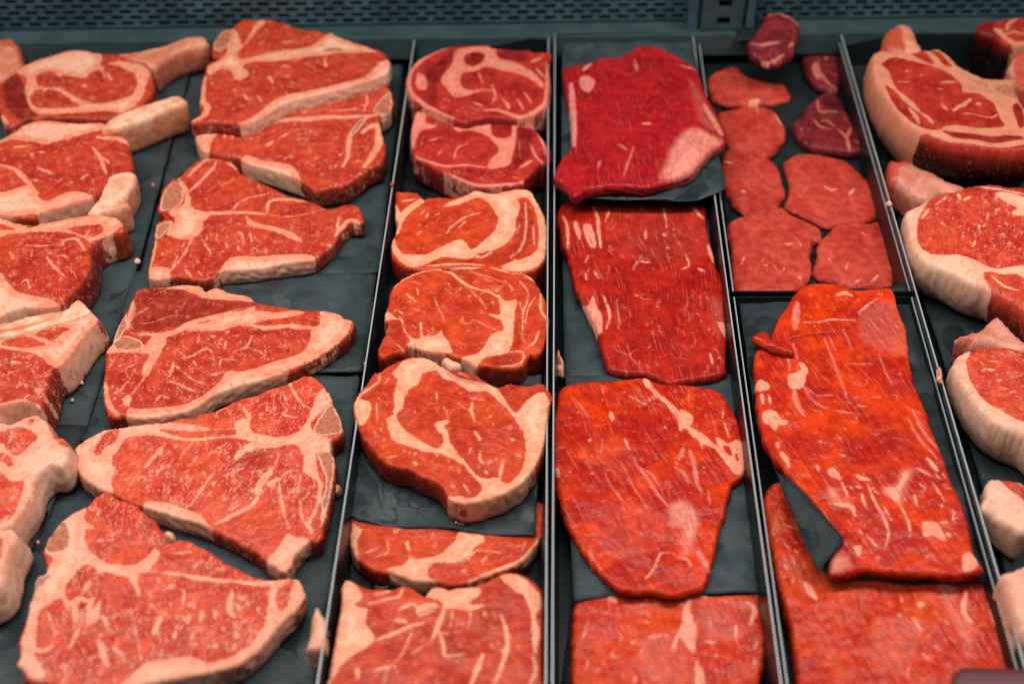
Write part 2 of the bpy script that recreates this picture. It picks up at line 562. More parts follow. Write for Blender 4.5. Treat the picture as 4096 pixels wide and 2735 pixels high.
    # keep the base flat on what carries it
    zb = np.minimum(zt - min(h, 0.004), (z + tx * Bq[:, 0] + ty * Bq[:, 1]) - h)
    ln = np.r_[0, np.cumsum(np.linalg.norm(np.diff(Bq, axis=0), axis=1))]
    Bs, Ns = Bq.copy(), Nq.copy()
    for _ in range(int(0.011 / sp) if curve else 0):
        Bs = (np.roll(Bs, 1, 0) + 2 * Bs + np.roll(Bs, -1, 0)) / 4
        Ns = (np.roll(Ns, 1, 0) + 2 * Ns + np.roll(Ns, -1, 0)) / 4
    Ns /= np.maximum(np.linalg.norm(Ns, axis=1, keepdims=True), 1e-6)
    for k in range(1, K + 1):
        t = k / K
        off = bulge * math.sin(math.pi * min(1, t * 1.1)) + flare * t - inset * t * t
        if curve:
            zc = (zt + (zb - zt) * t)
            off = off + (wave_noise(Bs[:, 0] + zc * 1.1, Bs[:, 1] - zc * 1.7, 0.012, seed + 20) * 0.0006
                         + wave_noise(Bs[:, 0] - zc * 0.8, Bs[:, 1] + zc * 2.1, 0.005, seed + 21) * 0.00014) * min(1.0, 3 * t) * (1 - 0.6 * t)
        if k == K and curve:
            off = off - 0.002
        w = min(1.0, t * 2.2)
        p = Bq * (1 - w) + Bs * w + (Nq * (1 - w) + Ns * w) * np.asarray(off).reshape(-1, 1)
        zk = zt + (zb - zt) * t
        verts.append(np.stack([p[:, 0], p[:, 1], zk], 1))
        AT['fat'].append(fat[bids] + wave_noise(Bq[:, 0], Bq[:, 1] + zk * 1.0, 0.012, seed + 30) * 1.2 * t)
        AT['bone'].append(bone[bids])
        AT['tone'].append(np.clip(tone[bids] + tonew * t, 0, 1))  # aged sides, with shade painted darker towards the base
        AT['veil'].append(veil[bids] * (1 - t))
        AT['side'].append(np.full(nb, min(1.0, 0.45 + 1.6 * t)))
        fibs.append(np.stack([U[bids] * 0 + zk, Vv[bids] + ln * 0, ln], 1))
        rings.append(np.arange(base_id, base_id + nb))
        base_id += nb
    for r0, r1 in zip(rings[:-1], rings[1:]):
        i2 = np.roll(np.arange(nb), -1)
        for i in range(nb):
            j = i2[i]
            fl.append((int(r0[i]), int(r1[i]), int(r1[j]), int(r0[j])))
    fl.append(tuple(int(i) for i in rings[-1][::-1]))
    VV = np.vstack(verts)
    if parent is None:
        org = np.array([c0[0], c0[1], VV[:, 2].min()])
    else:
        org = np.array(parent.location)
    me = bpy.data.meshes.new(name)
    me.from_pydata((VV - org).tolist(), [], fl)
    for kname, arrs in AT.items():
        at = me.attributes.new(kname, 'FLOAT', 'POINT')
        at.data.foreach_set('value', np.concatenate(arrs).astype(np.float32))
    at = me.attributes.new('fib', 'FLOAT_VECTOR', 'POINT')
    at.data.foreach_set('vector', np.vstack(fibs).astype(np.float32).ravel())
    me.polygons.foreach_set('use_smooth', np.ones(len(me.polygons), bool))
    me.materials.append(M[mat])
    me.update()
    o = bpy.data.objects.new(name, me)
    COL.objects.link(o)
    if parent is None:
        o.location = org
    else:
        o.parent = parent
    STATS['tri'] += len(faces) + 2 * nb * K
    return o


def tag(o, label, cat, group=None, kind=None):
    if label:
        o['label'] = label
    if cat:
        o['category'] = cat
    if group:
        o['group'] = group
    if kind:
        o['kind'] = kind
    return o

# ------------------------------------------------------------------ plain materials
def simple(name, col, rough, metal=0.0, bump=None, var=None, coat=0.0):
    k = NT(name)
    co = k.coords()
    c = col
    if var:
        c = k.mix(k.rng(k.noise(co, var[0], 5), 0.34, 0.66), col, var[1])
    k.put(k.b.inputs['Base Color'], c)
    k.b.inputs['Roughness'].default_value = rough
    k.b.inputs['Metallic'].default_value = metal
    k.b.inputs['Coat Weight'].default_value = coat
    if bump:
        bp = k.n('ShaderNodeBump')
        bp.inputs['Strength'].default_value = bump[1]
        bp.inputs['Distance'].default_value = bump[2]
        k.link(k.noise(co, bump[0], 5), bp.inputs['Height'])
        k.link(bp.outputs[0], k.b.inputs['Normal'])
    return k.m


def paper_material(name, c1, c2):
    k = NT(name)
    co = k.coords()
    c = k.mix(k.rng(k.noise(co, 40, 5), 0.34, 0.66), c1, c2)
    c = k.mix(k.rng(k.noise(co, 16, 3), 0.58, 0.70, 0.0, 0.55), c, (c2[0] * 0.7 + 0.006, c2[1] * 0.55, c2[2] * 0.55))
    k.link(c, k.b.inputs['Base Color'])
    k.link(k.rng(k.noise(co, 22, 3), 0.35, 0.65, 0.45, 0.70), k.b.inputs['Roughness'])
    k.b.inputs['Specular IOR Level'].default_value = 0.25
    fold = k.n('ShaderNodeTexNoise', noise_type='RIDGED_MULTIFRACTAL')
    k.link(co, fold.inputs['Vector'])
    fold.inputs['Scale'].default_value = 13
    fold.inputs['Detail'].default_value = 2
    b1 = k.n('ShaderNodeBump')
    b1.inputs['Strength'].default_value = 0.5
    b1.inputs['Distance'].default_value = 0.003
    k.link(fold.outputs[0], b1.inputs['Height'])
    b2 = k.n('ShaderNodeBump')
    b2.inputs['Strength'].default_value = 0.35
    b2.inputs['Distance'].default_value = 0.0006
    k.link(k.noise(co, 500, 4), b2.inputs['Height'])
    k.link(b1.outputs[0], b2.inputs['Normal'])
    k.link(b2.outputs[0], k.b.inputs['Normal'])
    return k.m


M['paper'] = paper_material('butcher_paper', (0.034, 0.049, 0.054), (0.021, 0.032, 0.037))
M['paper_dark'] = paper_material('dark_butcher_paper', (0.017, 0.025, 0.029), (0.010, 0.016, 0.019))
M['paper_black'] = paper_material('black_butcher_paper', (0.009, 0.015, 0.018), (0.006, 0.010, 0.012))
M['tray'] = simple('black_tray_plastic', (0.006, 0.009, 0.011), 0.30, 0, (300, 0.08, 0.0004))
M['tray'].node_tree.nodes['Principled BSDF'].inputs['Specular IOR Level'].default_value = 0.32
M['steel'] = simple('brushed_rim_steel', (0.36, 0.40, 0.41), 0.38, 0.3)
M['rail'] = simple('teal_grey_rail', (0.042, 0.075, 0.080), 0.5, 0.2, (200, 0.15, 0.0004), (30, (0.026, 0.052, 0.060)))
M['grille'] = simple('grey_grille_metal', (0.060, 0.125, 0.160), 0.45, 0.3, None, (24, (0.035, 0.075, 0.100)))
M['void'] = simple('dark_void', (0.012, 0.020, 0.024), 0.8)
M['juice'] = simple('dark_meat_juice', (0.030, 0.006, 0.005), 0.06, 0, None, None, 0.5)
M['tag'] = simple('dark_maroon_plastic', (0.085, 0.014, 0.020), 0.6)


def boxes_mesh(name, boxes, mat, parent=None):
    """boxes: list of 8-corner arrays"""
    vs_, fs_ = [], []
    for c in boxes:
        b = len(vs_)
        vs_ += [tuple(p) for p in c]
        for f in ((0, 3, 2, 1), (4, 5, 6, 7), (0, 1, 5, 4), (1, 2, 6, 5), (2, 3, 7, 6), (3, 0, 4, 7)):
            fs_.append(tuple(b + i for i in f))
    me = bpy.data.meshes.new(name)
    me.from_pydata(vs_, [], fs_)
    me.materials.append(M[mat])
    o = bpy.data.objects.new(name, me)
    COL.objects.link(o)
    if parent is not None:
        o.parent = parent
    return o


def quad_box(q, z0, z1):
    return [(p[0], p[1], z0) for p in q] + [(p[0], p[1], z1) for p in q]


def empty(name, loc):
    o = bpy.data.objects.new(name, None)
    o.location = loc
    o.empty_display_size = 0.02
    COL.objects.link(o)
    return o


# ------------------------------------------------------------------ the case
RIM = 0.040
deck = boxes_mesh('case_deck', [quad_box([(-1.2, -0.75), (1.2, -0.75), (1.2, 1.0), (-1.2, 1.0)], -0.05, -0.014)], 'void')
tag(deck, None, None, kind='structure')


def tray(name, lx, rx, yb, yf, label, rim='steel', RIM=0.040):
    """lx, rx: functions picture-y -> picture-x of the rim lines"""
    c = unproj([[lx(yf), yf], [rx(yf), yf], [rx(yb), yb], [lx(yb), yb]], 'S', RIM)[:, :2]
    ctr = c.mean(0)
    t = empty(name, (ctr[0], ctr[1], -0.012))
    org = np.array(t.location)

    def inset(d):
        out = []
        for i in range(4):
            a, b, e = c[i - 1], c[i], c[(i + 1) % 4]
            u = (b - a) / np.linalg.norm(b - a)
            v = (e - b) / np.linalg.norm(e - b)
            n1, n2 = np.array([-u[1], u[0]]), np.array([-v[1], v[0]])
            k = (n1 + n2) / (1 + n1 @ n2)
            out.append(b + k * d)
        return np.array(out)
    o0, o1 = inset(0.0), inset(0.0012)
    f0, f1 = inset(0.0045), inset(0.0058)
    V, F = [], []
    for ring, z in ((o0, RIM - 0.001), (f0, -0.006), (f1, -0.0035), (o1, RIM - 0.001)):
        V += [tuple(np.array([p[0], p[1], z]) - org) for p in ring]
    for r in range(3):
        for i in range(4):
            j = (i + 1) % 4
            F.append((r * 4 + i, r * 4 + j, (r + 1) * 4 + j, (r + 1) * 4 + i) if r != 1 else (4 + i, 4 + j, 8 + j, 8 + i))
    F.append((4, 7, 6, 5))
    F.append((8, 9, 10, 11))
    me = bpy.data.meshes.new('basin')
    me.from_pydata(V, [], F)
    me.materials.append(M['tray'])
    b = bpy.data.objects.new('basin', me)
    COL.objects.link(b)
    b.parent = t
    # folded rim: a rounded bead running round the top
    prof = [(-0.0006, -0.0012), (-0.0008, 0.0001), (-0.0004, 0.0006), (0.0003, 0.0006), (0.0006, 0.0002), (0.0006, -0.0012)]
    m = len(prof)
    RV = []
    for dx, dz in prof:
        RV.append([np.array([p[0], p[1], RIM + dz]) - org for p in inset(0.0006 + dx)])
    for i, nm, mt in ((0, 'end_rim', 'tray'), (1, 'side_rim', rim), (2, 'end_rim', 'tray'), (3, 'side_rim', rim)):
        j = (i + 1) % 4
        V = [tuple(RV[r][i]) for r in range(m)] + [tuple(RV[r][j]) for r in range(m)]
        F = [(r, m + r, m + (r + 1) % m, (r + 1) % m) for r in range(m)]
        F += [tuple(range(m)), tuple(range(2 * m - 1, m - 1, -1))]
        me = bpy.data.meshes.new(nm)
        me.from_pydata(V, [], F)
        me.materials.append(M[mt])
        r_ = bpy.data.objects.new(nm, me)
        COL.objects.link(r_)
        r_.parent = t
    return tag(t, label, 'tray', 'black display trays set side by side')


D0 = lambda y: 558 - 0.335 * (y - 1043)
D1 = lambda y: 1567 - 0.1514 * (y - 747)
D2a = lambda y: 2196 - 0.0035 * (y - 150)
D2b = lambda y: 2218 - 0.0046 * (y - 150)
D3a = lambda y: 2863 + 0.1368 * (y - 798)
D3b = lambda y: 2880 + 0.1368 * (y - 798)
D4a = lambda y: 3484 + 0.2845 * (y - 609)
D4b = lambda y: 3499 + 0.2905 * (y - 609)
tray('tray', lambda y: D0(y) - 1500, lambda y: D0(y) - 14, 176, 2950, 'black tray under the rib steaks at the far left', 'tray', 0.004)
tray('tray', lambda y: D0(y) + 4, lambda y: D1(y) - 24, 166, 2950, 'black tray under the column of porterhouse steaks', 'tray', 0.004)
tray('tray', D1, D2a, 154, 2950, 'black steel rimmed tray holding the column of round ribeye steaks')
tray('tray', D2b, D3a, 136, 2950, 'black steel rimmed tray holding the column of four flat flank steaks')
tray('tray', D3b, D4a, 134, 1168, 'shorter black tray at the back holding the small filet steaks', 'steel', 0.030)
tray('tray', D3b, D4a, 1188, 2950, 'black tray in front of the filets holding two long flank steaks', 'steel', 0.030)
tray('tray', D4b, lambda y: D4b(y) + 900, 136, 2950, 'black tray at the far right under thick fat edged chops')

# back rail, perforated panel and upright
ra = unproj([[-500, 188], [4600, 126]], 'S', RIM)
rb = unproj([[-500, 124], [4600, 54]], 'S', RIM)
rail = empty('back_rail', (0, float((ra[0, 1] + rb[0, 1]) / 2), 0))
org = np.array(rail.location)
q = [ra[0][:2] - org[:2], ra[1][:2] - org[:2], rb[1][:2] - org[:2], rb[0][:2] - org[:2]]
boxes_mesh('ledge', [quad_box(q, 0.018, RIM - 0.002)], 'rail', rail)
e = [q[0], q[1], q[1] + np.array([0, 0.004]), q[0] + np.array([0, 0.004])]
boxes_mesh('front_lip', [quad_box(e, RIM - 0.0021, RIM + 0.0015)], 'rail', rail)
tag(rail, 'teal grey metal ledge running along the back of the trays', 'rail')

gp = empty('perforated_panel', (float(rb[0, 0]), float(rb[0, 1]), RIM))
gdir = rb[1][:2] - rb[0][:2]
glen = float(np.linalg.norm(gdir))
gdir = gdir / glen
gn = np.array([-gdir[1], gdir[0]])


def gbox(u0, u1, z0, z1, d0, d1):
    q = [gdir * u0 + gn * d0, gdir * u1 + gn * d0, gdir * u1 + gn * d1, gdir * u0 + gn * d1]
    return quad_box(q, z0, z1)


sheet_boxes = []
PIT, ROW = 0.0195, 0.0068
for r in range(13):
    z0 = r * ROW
    sheet_boxes.append(gbox(0, glen, z0, z0 + 0.0017, 0, 0.0016))
    u = PIT * (0.5 if r % 2 else 0)
    while u < glen - 0.01:
        sheet_boxes.append(gbox(u, u + 0.0070, z0 + 0.0017, z0 + ROW, 0.0003, 0.0014))
        u += PIT
boxes_mesh('slotted_sheet', sheet_boxes, 'grille', gp)
boxes_mesh('backing', [gbox(-0.01, glen + 0.01, -0.03, 0.11, 0.02, 0.024)], 'void', gp)
tag(gp, 'grey perforated metal panel closing the back of the case', 'panel')

# upright with two square holes, standing against the panel
up = unproj([[2800, 118], [2965, 116]], 'S', RIM)
wu = float(up[1, 0] - up[0, 0])
ub = empty('slotted_upright', (float(up[0, 0]), float(up[0, 1]) - 0.002, RIM - 0.001))
UB = []


def ubox(x0, x1, z0, z1, d0=0.0, d1=0.010):
    UB.append(quad_box([(x0, d0), (x1, d0), (x1, d1), (x0, d1)], z0, z1))


ubox(0.0, wu * 0.38, 0.0, 0.10)
ubox(wu * 0.70, wu, 0.0, 0.10)
for z0, z1 in ((0.0, 0.006), (0.016, 0.026), (0.037, 0.047), (0.058, 0.068)):
    ubox(wu * 0.38, wu * 0.70, z0, z1, 0.0005, 0.0095)
boxes_mesh('channel', UB, 'rail', ub)
ub2 = [quad_box([(-0.014, 0.001), (-0.004, 0.001), (-0.004, 0.012), (-0.014, 0.012)], 0.0, 0.10),
       quad_box([(wu + 0.004, 0.001), (wu + 0.012, 0.001), (wu + 0.012, 0.012), (wu + 0.004, 0.012)], 0.0, 0.10)]
for b_ in ub2:
    boxes_mesh('side_flange', [b_], 'grille', ub)
tag(ub, 'grey metal upright with square slots behind the flank steak tray', 'bracket')


# ------------------------------------------------------------------ butcher paper
def paper(poly, z, label, mat='paper', tilt=(0, 0), und=0.0009, crop='S', folds=(), sp=0.0045):
    o = slab('butcher_paper', crop, poly, z, 0.0005, mat, [('C', w, d, l) for w, d, l in folds], sp=sp, er=0.0002, rag=0.0, bulge=0, und=und, tilt=tilt, curve=False)
    return tag(o, label, 'paper', 'sheets of butcher paper in the trays')


paper('-250,190 790,178 570,1000 420,1480 330,1760 -250,1760', 0.008, 'dark paper under the upper rib steaks at the far left')
paper('-250,1700 345,1700 215,2010 -20,2520 -250,2735', 0.010, 'dark paper under the lower rib steaks at the far left', 'paper_dark')
paper('800,160 1625,150 1515,1092 1100,1100 560,1092', 0.006, 'grey paper under the rearmost porterhouse steaks')
paper('530,1082 1100,1090 1506,1090 1482,1290 1452,1482 1000,1500 425,1500', 0.0075, 'lighter grey paper under the marbled porterhouse in the middle of its column')
paper('418,1490 1000,1494 1440,1504 1385,1900 1300,2500 1265,2760 -160,2760 10,2420', 0.0062, 'grey paper under the two nearest porterhouse steaks')
paper('1655,180 2170,180 2168,1480 1500,1500 1570,900', 0.003, 'black paper under the rear ribeye steaks', 'paper_black')
paper('1402,1850 1560,1560 2168,1500 2160,1850 2145,2030 2143,2140 2009,2135 1875,2124 1741,2106 1620,2104 1518,2093 1429,2075 1379,2048',
      0.019, 'crumpled grey paper jutting out in front of the large ribeye', und=0.0016, sp=0.0016,
      folds=((26, -3.0, '1412,1840 1470,1872 1514,1925 1523,1990 1540,2050'), (22, 2.5, '1440,1900 1500,1950 1570,1975'), (20, -2.0, '1523,1950 1580,2000 1600,2095'), (24, 2.2, '1640,2010 1700,2060 1760,2100'), (20, -1.8, '1560,2030 1660,2040 1750,2030')))
paper('1400,2080 2160,2130 2170,2760 1290,2760', 0.001, 'dark paper under the nearest ribeye steak', 'paper_black')
paper('2250,165 2765,165 2905,742 2893,762 2800,798 2620,800 2300,792 2245,770', 0.0425, 'teal grey paper under the crimson flank steak', und=0.0012)
paper('2246,770 2840,770 2935,1300 2950,1498 2700,1504 2258,1508', 0.012, 'grey paper under the second flank steak with its straight front edge')
paper('2262,1500 2955,1496 3030,2100 3054,2368 2700,2374 2440,2378 2297,2408 2284,2170', 0.0175, 'grey paper under the broad flank steak in the middle')
paper('2290,2380 3060,2360 3120,2760 2240,2760', 0.002, 'dark paper at the bottom of the flank tray', 'paper_black')
paper('2800,175 3345,170 3640,1128 3400,1140 2950,1166', 0.003, 'black paper under the small filets', 'paper_black')
paper('2955,1192 3655,1136 3800,1640 3962,2296 3955,2324 3680,2322 3420,2310 3310,2296 3272,2262 3200,2110 3090,1850 3025,1700',
      0.024, 'teal grey paper under the long flank steak with a loose left edge', 'paper_dark', und=0.0018)
paper('3380,190 4500,190 4500,2760 4150,2760 3900,1850 3600,900', 0.003, 'dark paper under the thick chops at the far right', 'paper_dark')
paper('2950,22 3118,16 3128,150 2945,160', 0.0425, 'added black sheet standing in for the dark gap in the rail behind the purple filet', 'paper_black', und=0.0005)  # added dark sheet where the rail has a dark gap
paper('3376,2152 3352,2195 3316,2234 3276,2282 3236,2200 3180,2070 3128,1950 3150,1900 3230,1985', 0.0362, 'folded grey paper corner lapping over the lower left of the long flank steak', 'paper_dark')


# ------------------------------------------------------------------ porterhouse steaks
G1 = 'porterhouse steaks in a column'
o = slab('porterhouse_steak', 'A2', '600,175 720,163 830,165 960,200 1120,258 1280,275 1350,310 1410,295 1460,330 1640,395 1840,455 1915,520 1925,600 1900,650 1750,710 1550,775 1250,850 1000,912 850,1000 720,1075 600,1115 420,1085 300,1090 150,1104 165,1065 220,1020 225,900 240,760 270,650 295,570 380,545 400,520 330,492 350,370 430,270 510,255',
         0.046, 0.0185, 'tbone', [
    ('f', '510,260 560,300 600,400 640,370 690,270 760,170 830,165 740,280 660,360 600,430 560,480 620,530 900,460 1200,420 1320,340 1400,300 1500,350 1800,460 1720,470 1500,480 1300,500 1000,540 700,560 600,600 660,640 640,700 540,720 500,640 400,620 310,680 290,600 380,550 460,480 470,400 520,340'),
    ('f', '1890,540 1700,690 1500,745 1200,815 920,875 800,975 680,1055 580,1110 640,1160 1000,1020 2000,740'),
    ('F', 64, '262,690 246,800 240,900 290,960 260,1040 160,1090'), ('F', 24, '960,385 1080,370'), ('F', 30, '840,690 880,750'), ('F', 36, '970,590 1010,600'),
    ('F', 26, '620,850 660,900'), ('F', 24, '740,860 780,920'), ('F', 26, '1340,520 1350,600'),
    ('b', '440,280 500,280 510,350 470,420 400,460 350,440 360,360'), ('b', '1310,458 1400,432 1510,442 1480,470 1350,476')],
         [(46, 62, 5.5, 1.1, 16)], fang=60, sp=0.0015)
tag(o, 'rearmost porterhouse with a broad white fat strip along its front edge', 'steak', G1)

o = slab('porterhouse_steak', 'A2', '600,1112 900,1000 1300,850 1700,725 1880,742 1920,790 1950,870 1962,935 1900,1010 1830,1040 1842,1120 1850,1200 1885,1290 1870,1420 1830,1470 1760,1500 1692,1545 1552,1650 1432,1672 1312,1694 1250,1700 1150,1625 1030,1575 810,1500 650,1455 560,1412 450,1392 330,1362 240,1345 190,1270 180,1160 200,1100 320,1088 450,1070',
         0.031, 0.022, 'tbone', [
    ('f', '200,1095 320,1088 480,1100 440,1160 360,1230 320,1300 300,1360 220,1360 170,1200'),
    ('f', '640,1390 800,1440 1030,1480 1090,1540 1150,1640 1270,1730 1000,1640 600,1500'),
    ('F', 70, '600,1130 800,1102 1000,1080 1300,1060 1700,1040 1800,1030'), ('F', 46, '1750,1040 1620,1150 1560,1250 1550,1400 1500,1500'),
    ('F', 70, '1680,1190 1800,1120 1830,1250 1780,1380 1700,1490'), ('F', 18, '1380,992 1660,980'), ('F', 26, '1700,800 1720,900 1690,1000'),
    ('F', 40, '820,1310 870,1270'), ('F', 26, '520,1250 510,1180 560,1140'), ('F', 20, '930,1250 1050,1170'), ('F', 30, '440,1240 460,1170'),
    ('b', '1780,990 1850,880 1920,820 1942,880 1930,990 1850,1030'), ('b', '1560,1195 1650,1085 1720,1062 1650,1160 1600,1205')],
         [(70, -48, 5.5, 1.2, 15)], fang=-48, sp=0.0015)
tag(o, 'porterhouse tucked under the rearmost one with a curved bone at its right', 'steak', G1)

o = slab('porterhouse_steak', 'A7', '640,95 720,80 900,85 985,130 1040,210 1110,240 1300,330 1450,400 1600,440 1740,490 1810,525 1900,510 1935,488 2040,480 2100,520 2135,600 2135,650 2060,650 2010,660 1950,720 1900,790 1860,850 1780,915 1690,980 1560,1003 1400,1022 1200,1052 1000,1072 860,1090 790,1145 700,1165 600,1155 500,1130 390,1140 300,1160 222,1150 210,1070 230,960 260,850 270,720 280,660 340,632 352,600 320,560 295,520 320,420 340,350 420,265 470,255 520,210 600,130',
         0.024, 0.017, 'tbone', [
    ('f', '380,560 480,520 560,480 640,540 760,562 740,610 700,640 700,710 640,770 560,810 440,790 370,760 400,690 450,620'),
    ('F', 56, '480,258 530,330 560,430 570,520 700,570 1000,562 1250,572'), ('F', 40, '580,372 680,270 780,180 820,110'),
    ('F', 46, '560,240 740,90 900,95 1000,170'),
    ('F', 20, '960,540 1010,480 1120,430 1260,400'), ('F', 14, '1250,570 1450,600 1640,570 1780,530'), ('F', 44, '1270,560 1290,470 1400,440 1620,470'),
    ('f', '1085,590 1150,640 1350,690 1500,740 1590,815 1500,800 1350,740 1180,690 1100,670'),
    ('F', 22, '680,690 600,800 520,950 400,1090'), ('F', 18, '680,790 770,920'),
    ('F', 40, '275,700 262,850 235,1000 222,1080'), ('f', '215,1060 380,1055 400,1100 390,1160 215,1170'),
    ('f', '950,968 1180,953 1600,936 1705,980 1560,1040 1200,1110 760,1220 770,1170 850,1080'),
    ('F', 46, '1880,770 1950,690 2010,630 2080,640'), ('F', 26, '1900,720 1920,600'), ('F', 40, '2040,640 2100,650'),
    ('F', 26, '1040,740 1070,830'), ('F', 22, '1120,730 1140,830'), ('F', 22, '1010,860 1030,910'), ('F', 24, '1250,880 1270,920'), ('F', 20, '900,830 930,890'),
    ('F', 16, '420,1060 470,960'), ('F', 20, '540,1070 600,1140'), ('F', 14, '660,1090 690,1130'), ('F', 30, '1810,860 1850,850'),
    ('F', 14, '720,380 850,300'), ('F', 12, '850,330 980,270'), ('F', 14, '1190,300 1220,370'),
    ('b', '420,300 500,300 525,360 520,450 470,510 400,540 330,550 310,500 340,400'), ('b', '288,680 430,640 365,740 290,800'),
    ('C', 16, 1.2, '1020,500 1080,490')],
         [(70, 68, 4.2, 0.85, 22, '660,640 1080,650 1500,800 1850,760 1680,930 950,950 500,1130 280,900 600,800'), (12, 40, 5, 0.6, 30)], fang=70)
tag(o, 'porterhouse with a thick cream fat wedge on its front right edge', 'steak', G1)

o = slab('porterhouse_steak', 'B7', '510,110 600,98 750,92 900,76 1030,90 1065,135 1150,100 1280,150 1420,165 1465,215 1600,238 1800,275 1940,275 2060,290 2170,322 2195,358 2262,368 2268,420 2225,490 2150,555 1950,682 1750,790 1550,842 1350,892 1150,972 1000,1062 900,1112 700,1152 540,1165 430,1158 380,1130 340,1150 280,1140 250,1080 235,1000 228,860 245,760 245,640 270,590 300,540 330,450 380,360 430,270 470,190',
         0.024, 0.017, 'tbone', [
    ('d', 0.55, '500,150 600,115 700,108 850,112 960,165 1050,188 1300,212 1480,232 1440,270 1250,300 1100,330 900,390 700,440 500,445 455,390 480,250'),
    ('f', '440,460 600,470 740,460 850,420 900,385 1100,330 1280,290 1460,250 1480,290 1640,300 1800,290 1850,320 1500,380 1450,400 1560,412 1760,402 1960,420 2000,350 1990,300 2060,290 2180,340 2260,380 2180,520 1960,680 1700,790 1500,850 1220,840 1250,785 1400,780 1620,705 1830,640 1900,560 1920,450 1850,450 1700,430 1560,450 1320,410 1200,450 1000,460 900,450 820,490 740,510 740,560 690,650 640,740 600,820 550,810 550,750 590,680 580,640 300,640 260,620 330,560 560,570 590,540 620,500 500,490 430,450 420,380 440,270 480,210 500,300 460,380'),
    ('f', '1250,785 1210,830 1100,940 1000,1000 850,1060 600,1085 450,1075 390,1040 410,985 460,1000 420,1190 700,1210 1000,1160 1350,1030 1900,840 1600,790 1400,790'),
    ('f', '740,100 900,70 1030,85 1060,140 1150,95 1290,145 1475,205 1400,218 1060,192 980,160 900,125 760,112'),
    ('F', 18, '470,970 560,840 620,720 720,560 745,500'), ('F', 40, '390,1010 440,1010'), ('F', 22, '880,670 960,650 1060,600 1110,620 1130,670'), ('F', 10, '960,690 1000,750'),
    ('F', 13, '800,590 870,640'), ('F', 22, '770,830 790,760 800,700'), ('F', 16, '800,710 880,790 960,850 1100,900'), ('F', 20, '770,870 860,900 1000,950'),
    ('F', 20, '660,1030 700,980 760,1000'), ('F', 16, '1180,760 1190,700 1240,680 1320,690'), ('F', 22, '1300,620 1400,580 1440,500'), ('F', 12, '1400,590 1500,620 1580,690'),
    ('F', 18, '1070,790 1120,810 1200,790'), ('F', 13, '1140,540 1170,590'), ('F', 16, '380,780 440,740 520,710'), ('F', 10, '480,400 620,385 720,350 810,325'),
    ('F', 8, '860,290 900,220 930,180'), ('F', 26, '490,330 560,290 600,270'), ('F', 20, '1220,600 1230,540'), ('F', 12, '1000,560 1010,480'),
    ('N', 11, '440,450 480,470 560,476 700,465'), ('N', 14, '1280,300 1360,285 1440,258'), ('N', 8, '1000,400 1150,360'),
    ('F', 46, '252,880 256,980 290,1080 350,1135'), ('F', 10, '360,960 420,880 470,800'),
    ('b', '320,535 420,490 540,540 545,600 420,622 312,585'), ('b', '412,300 425,420 345,520 306,540 365,390')],
         [(90, 40, 3.6, 0.8, 45, '600,520 900,470 1300,430 1900,460 1850,630 1250,780 1000,990 480,1060 640,760'), (26, 20, 3.2, 0.6, 60, '520,150 900,130 1400,230 900,380 500,440'), (26, -55, 6, 0.9, 20, '250,680 560,700 430,1000 260,1060')], fang=35)
tag(o, 'heavily marbled porterhouse with a dark red tenderloin and a long cream fat edge', 'steak', G1)

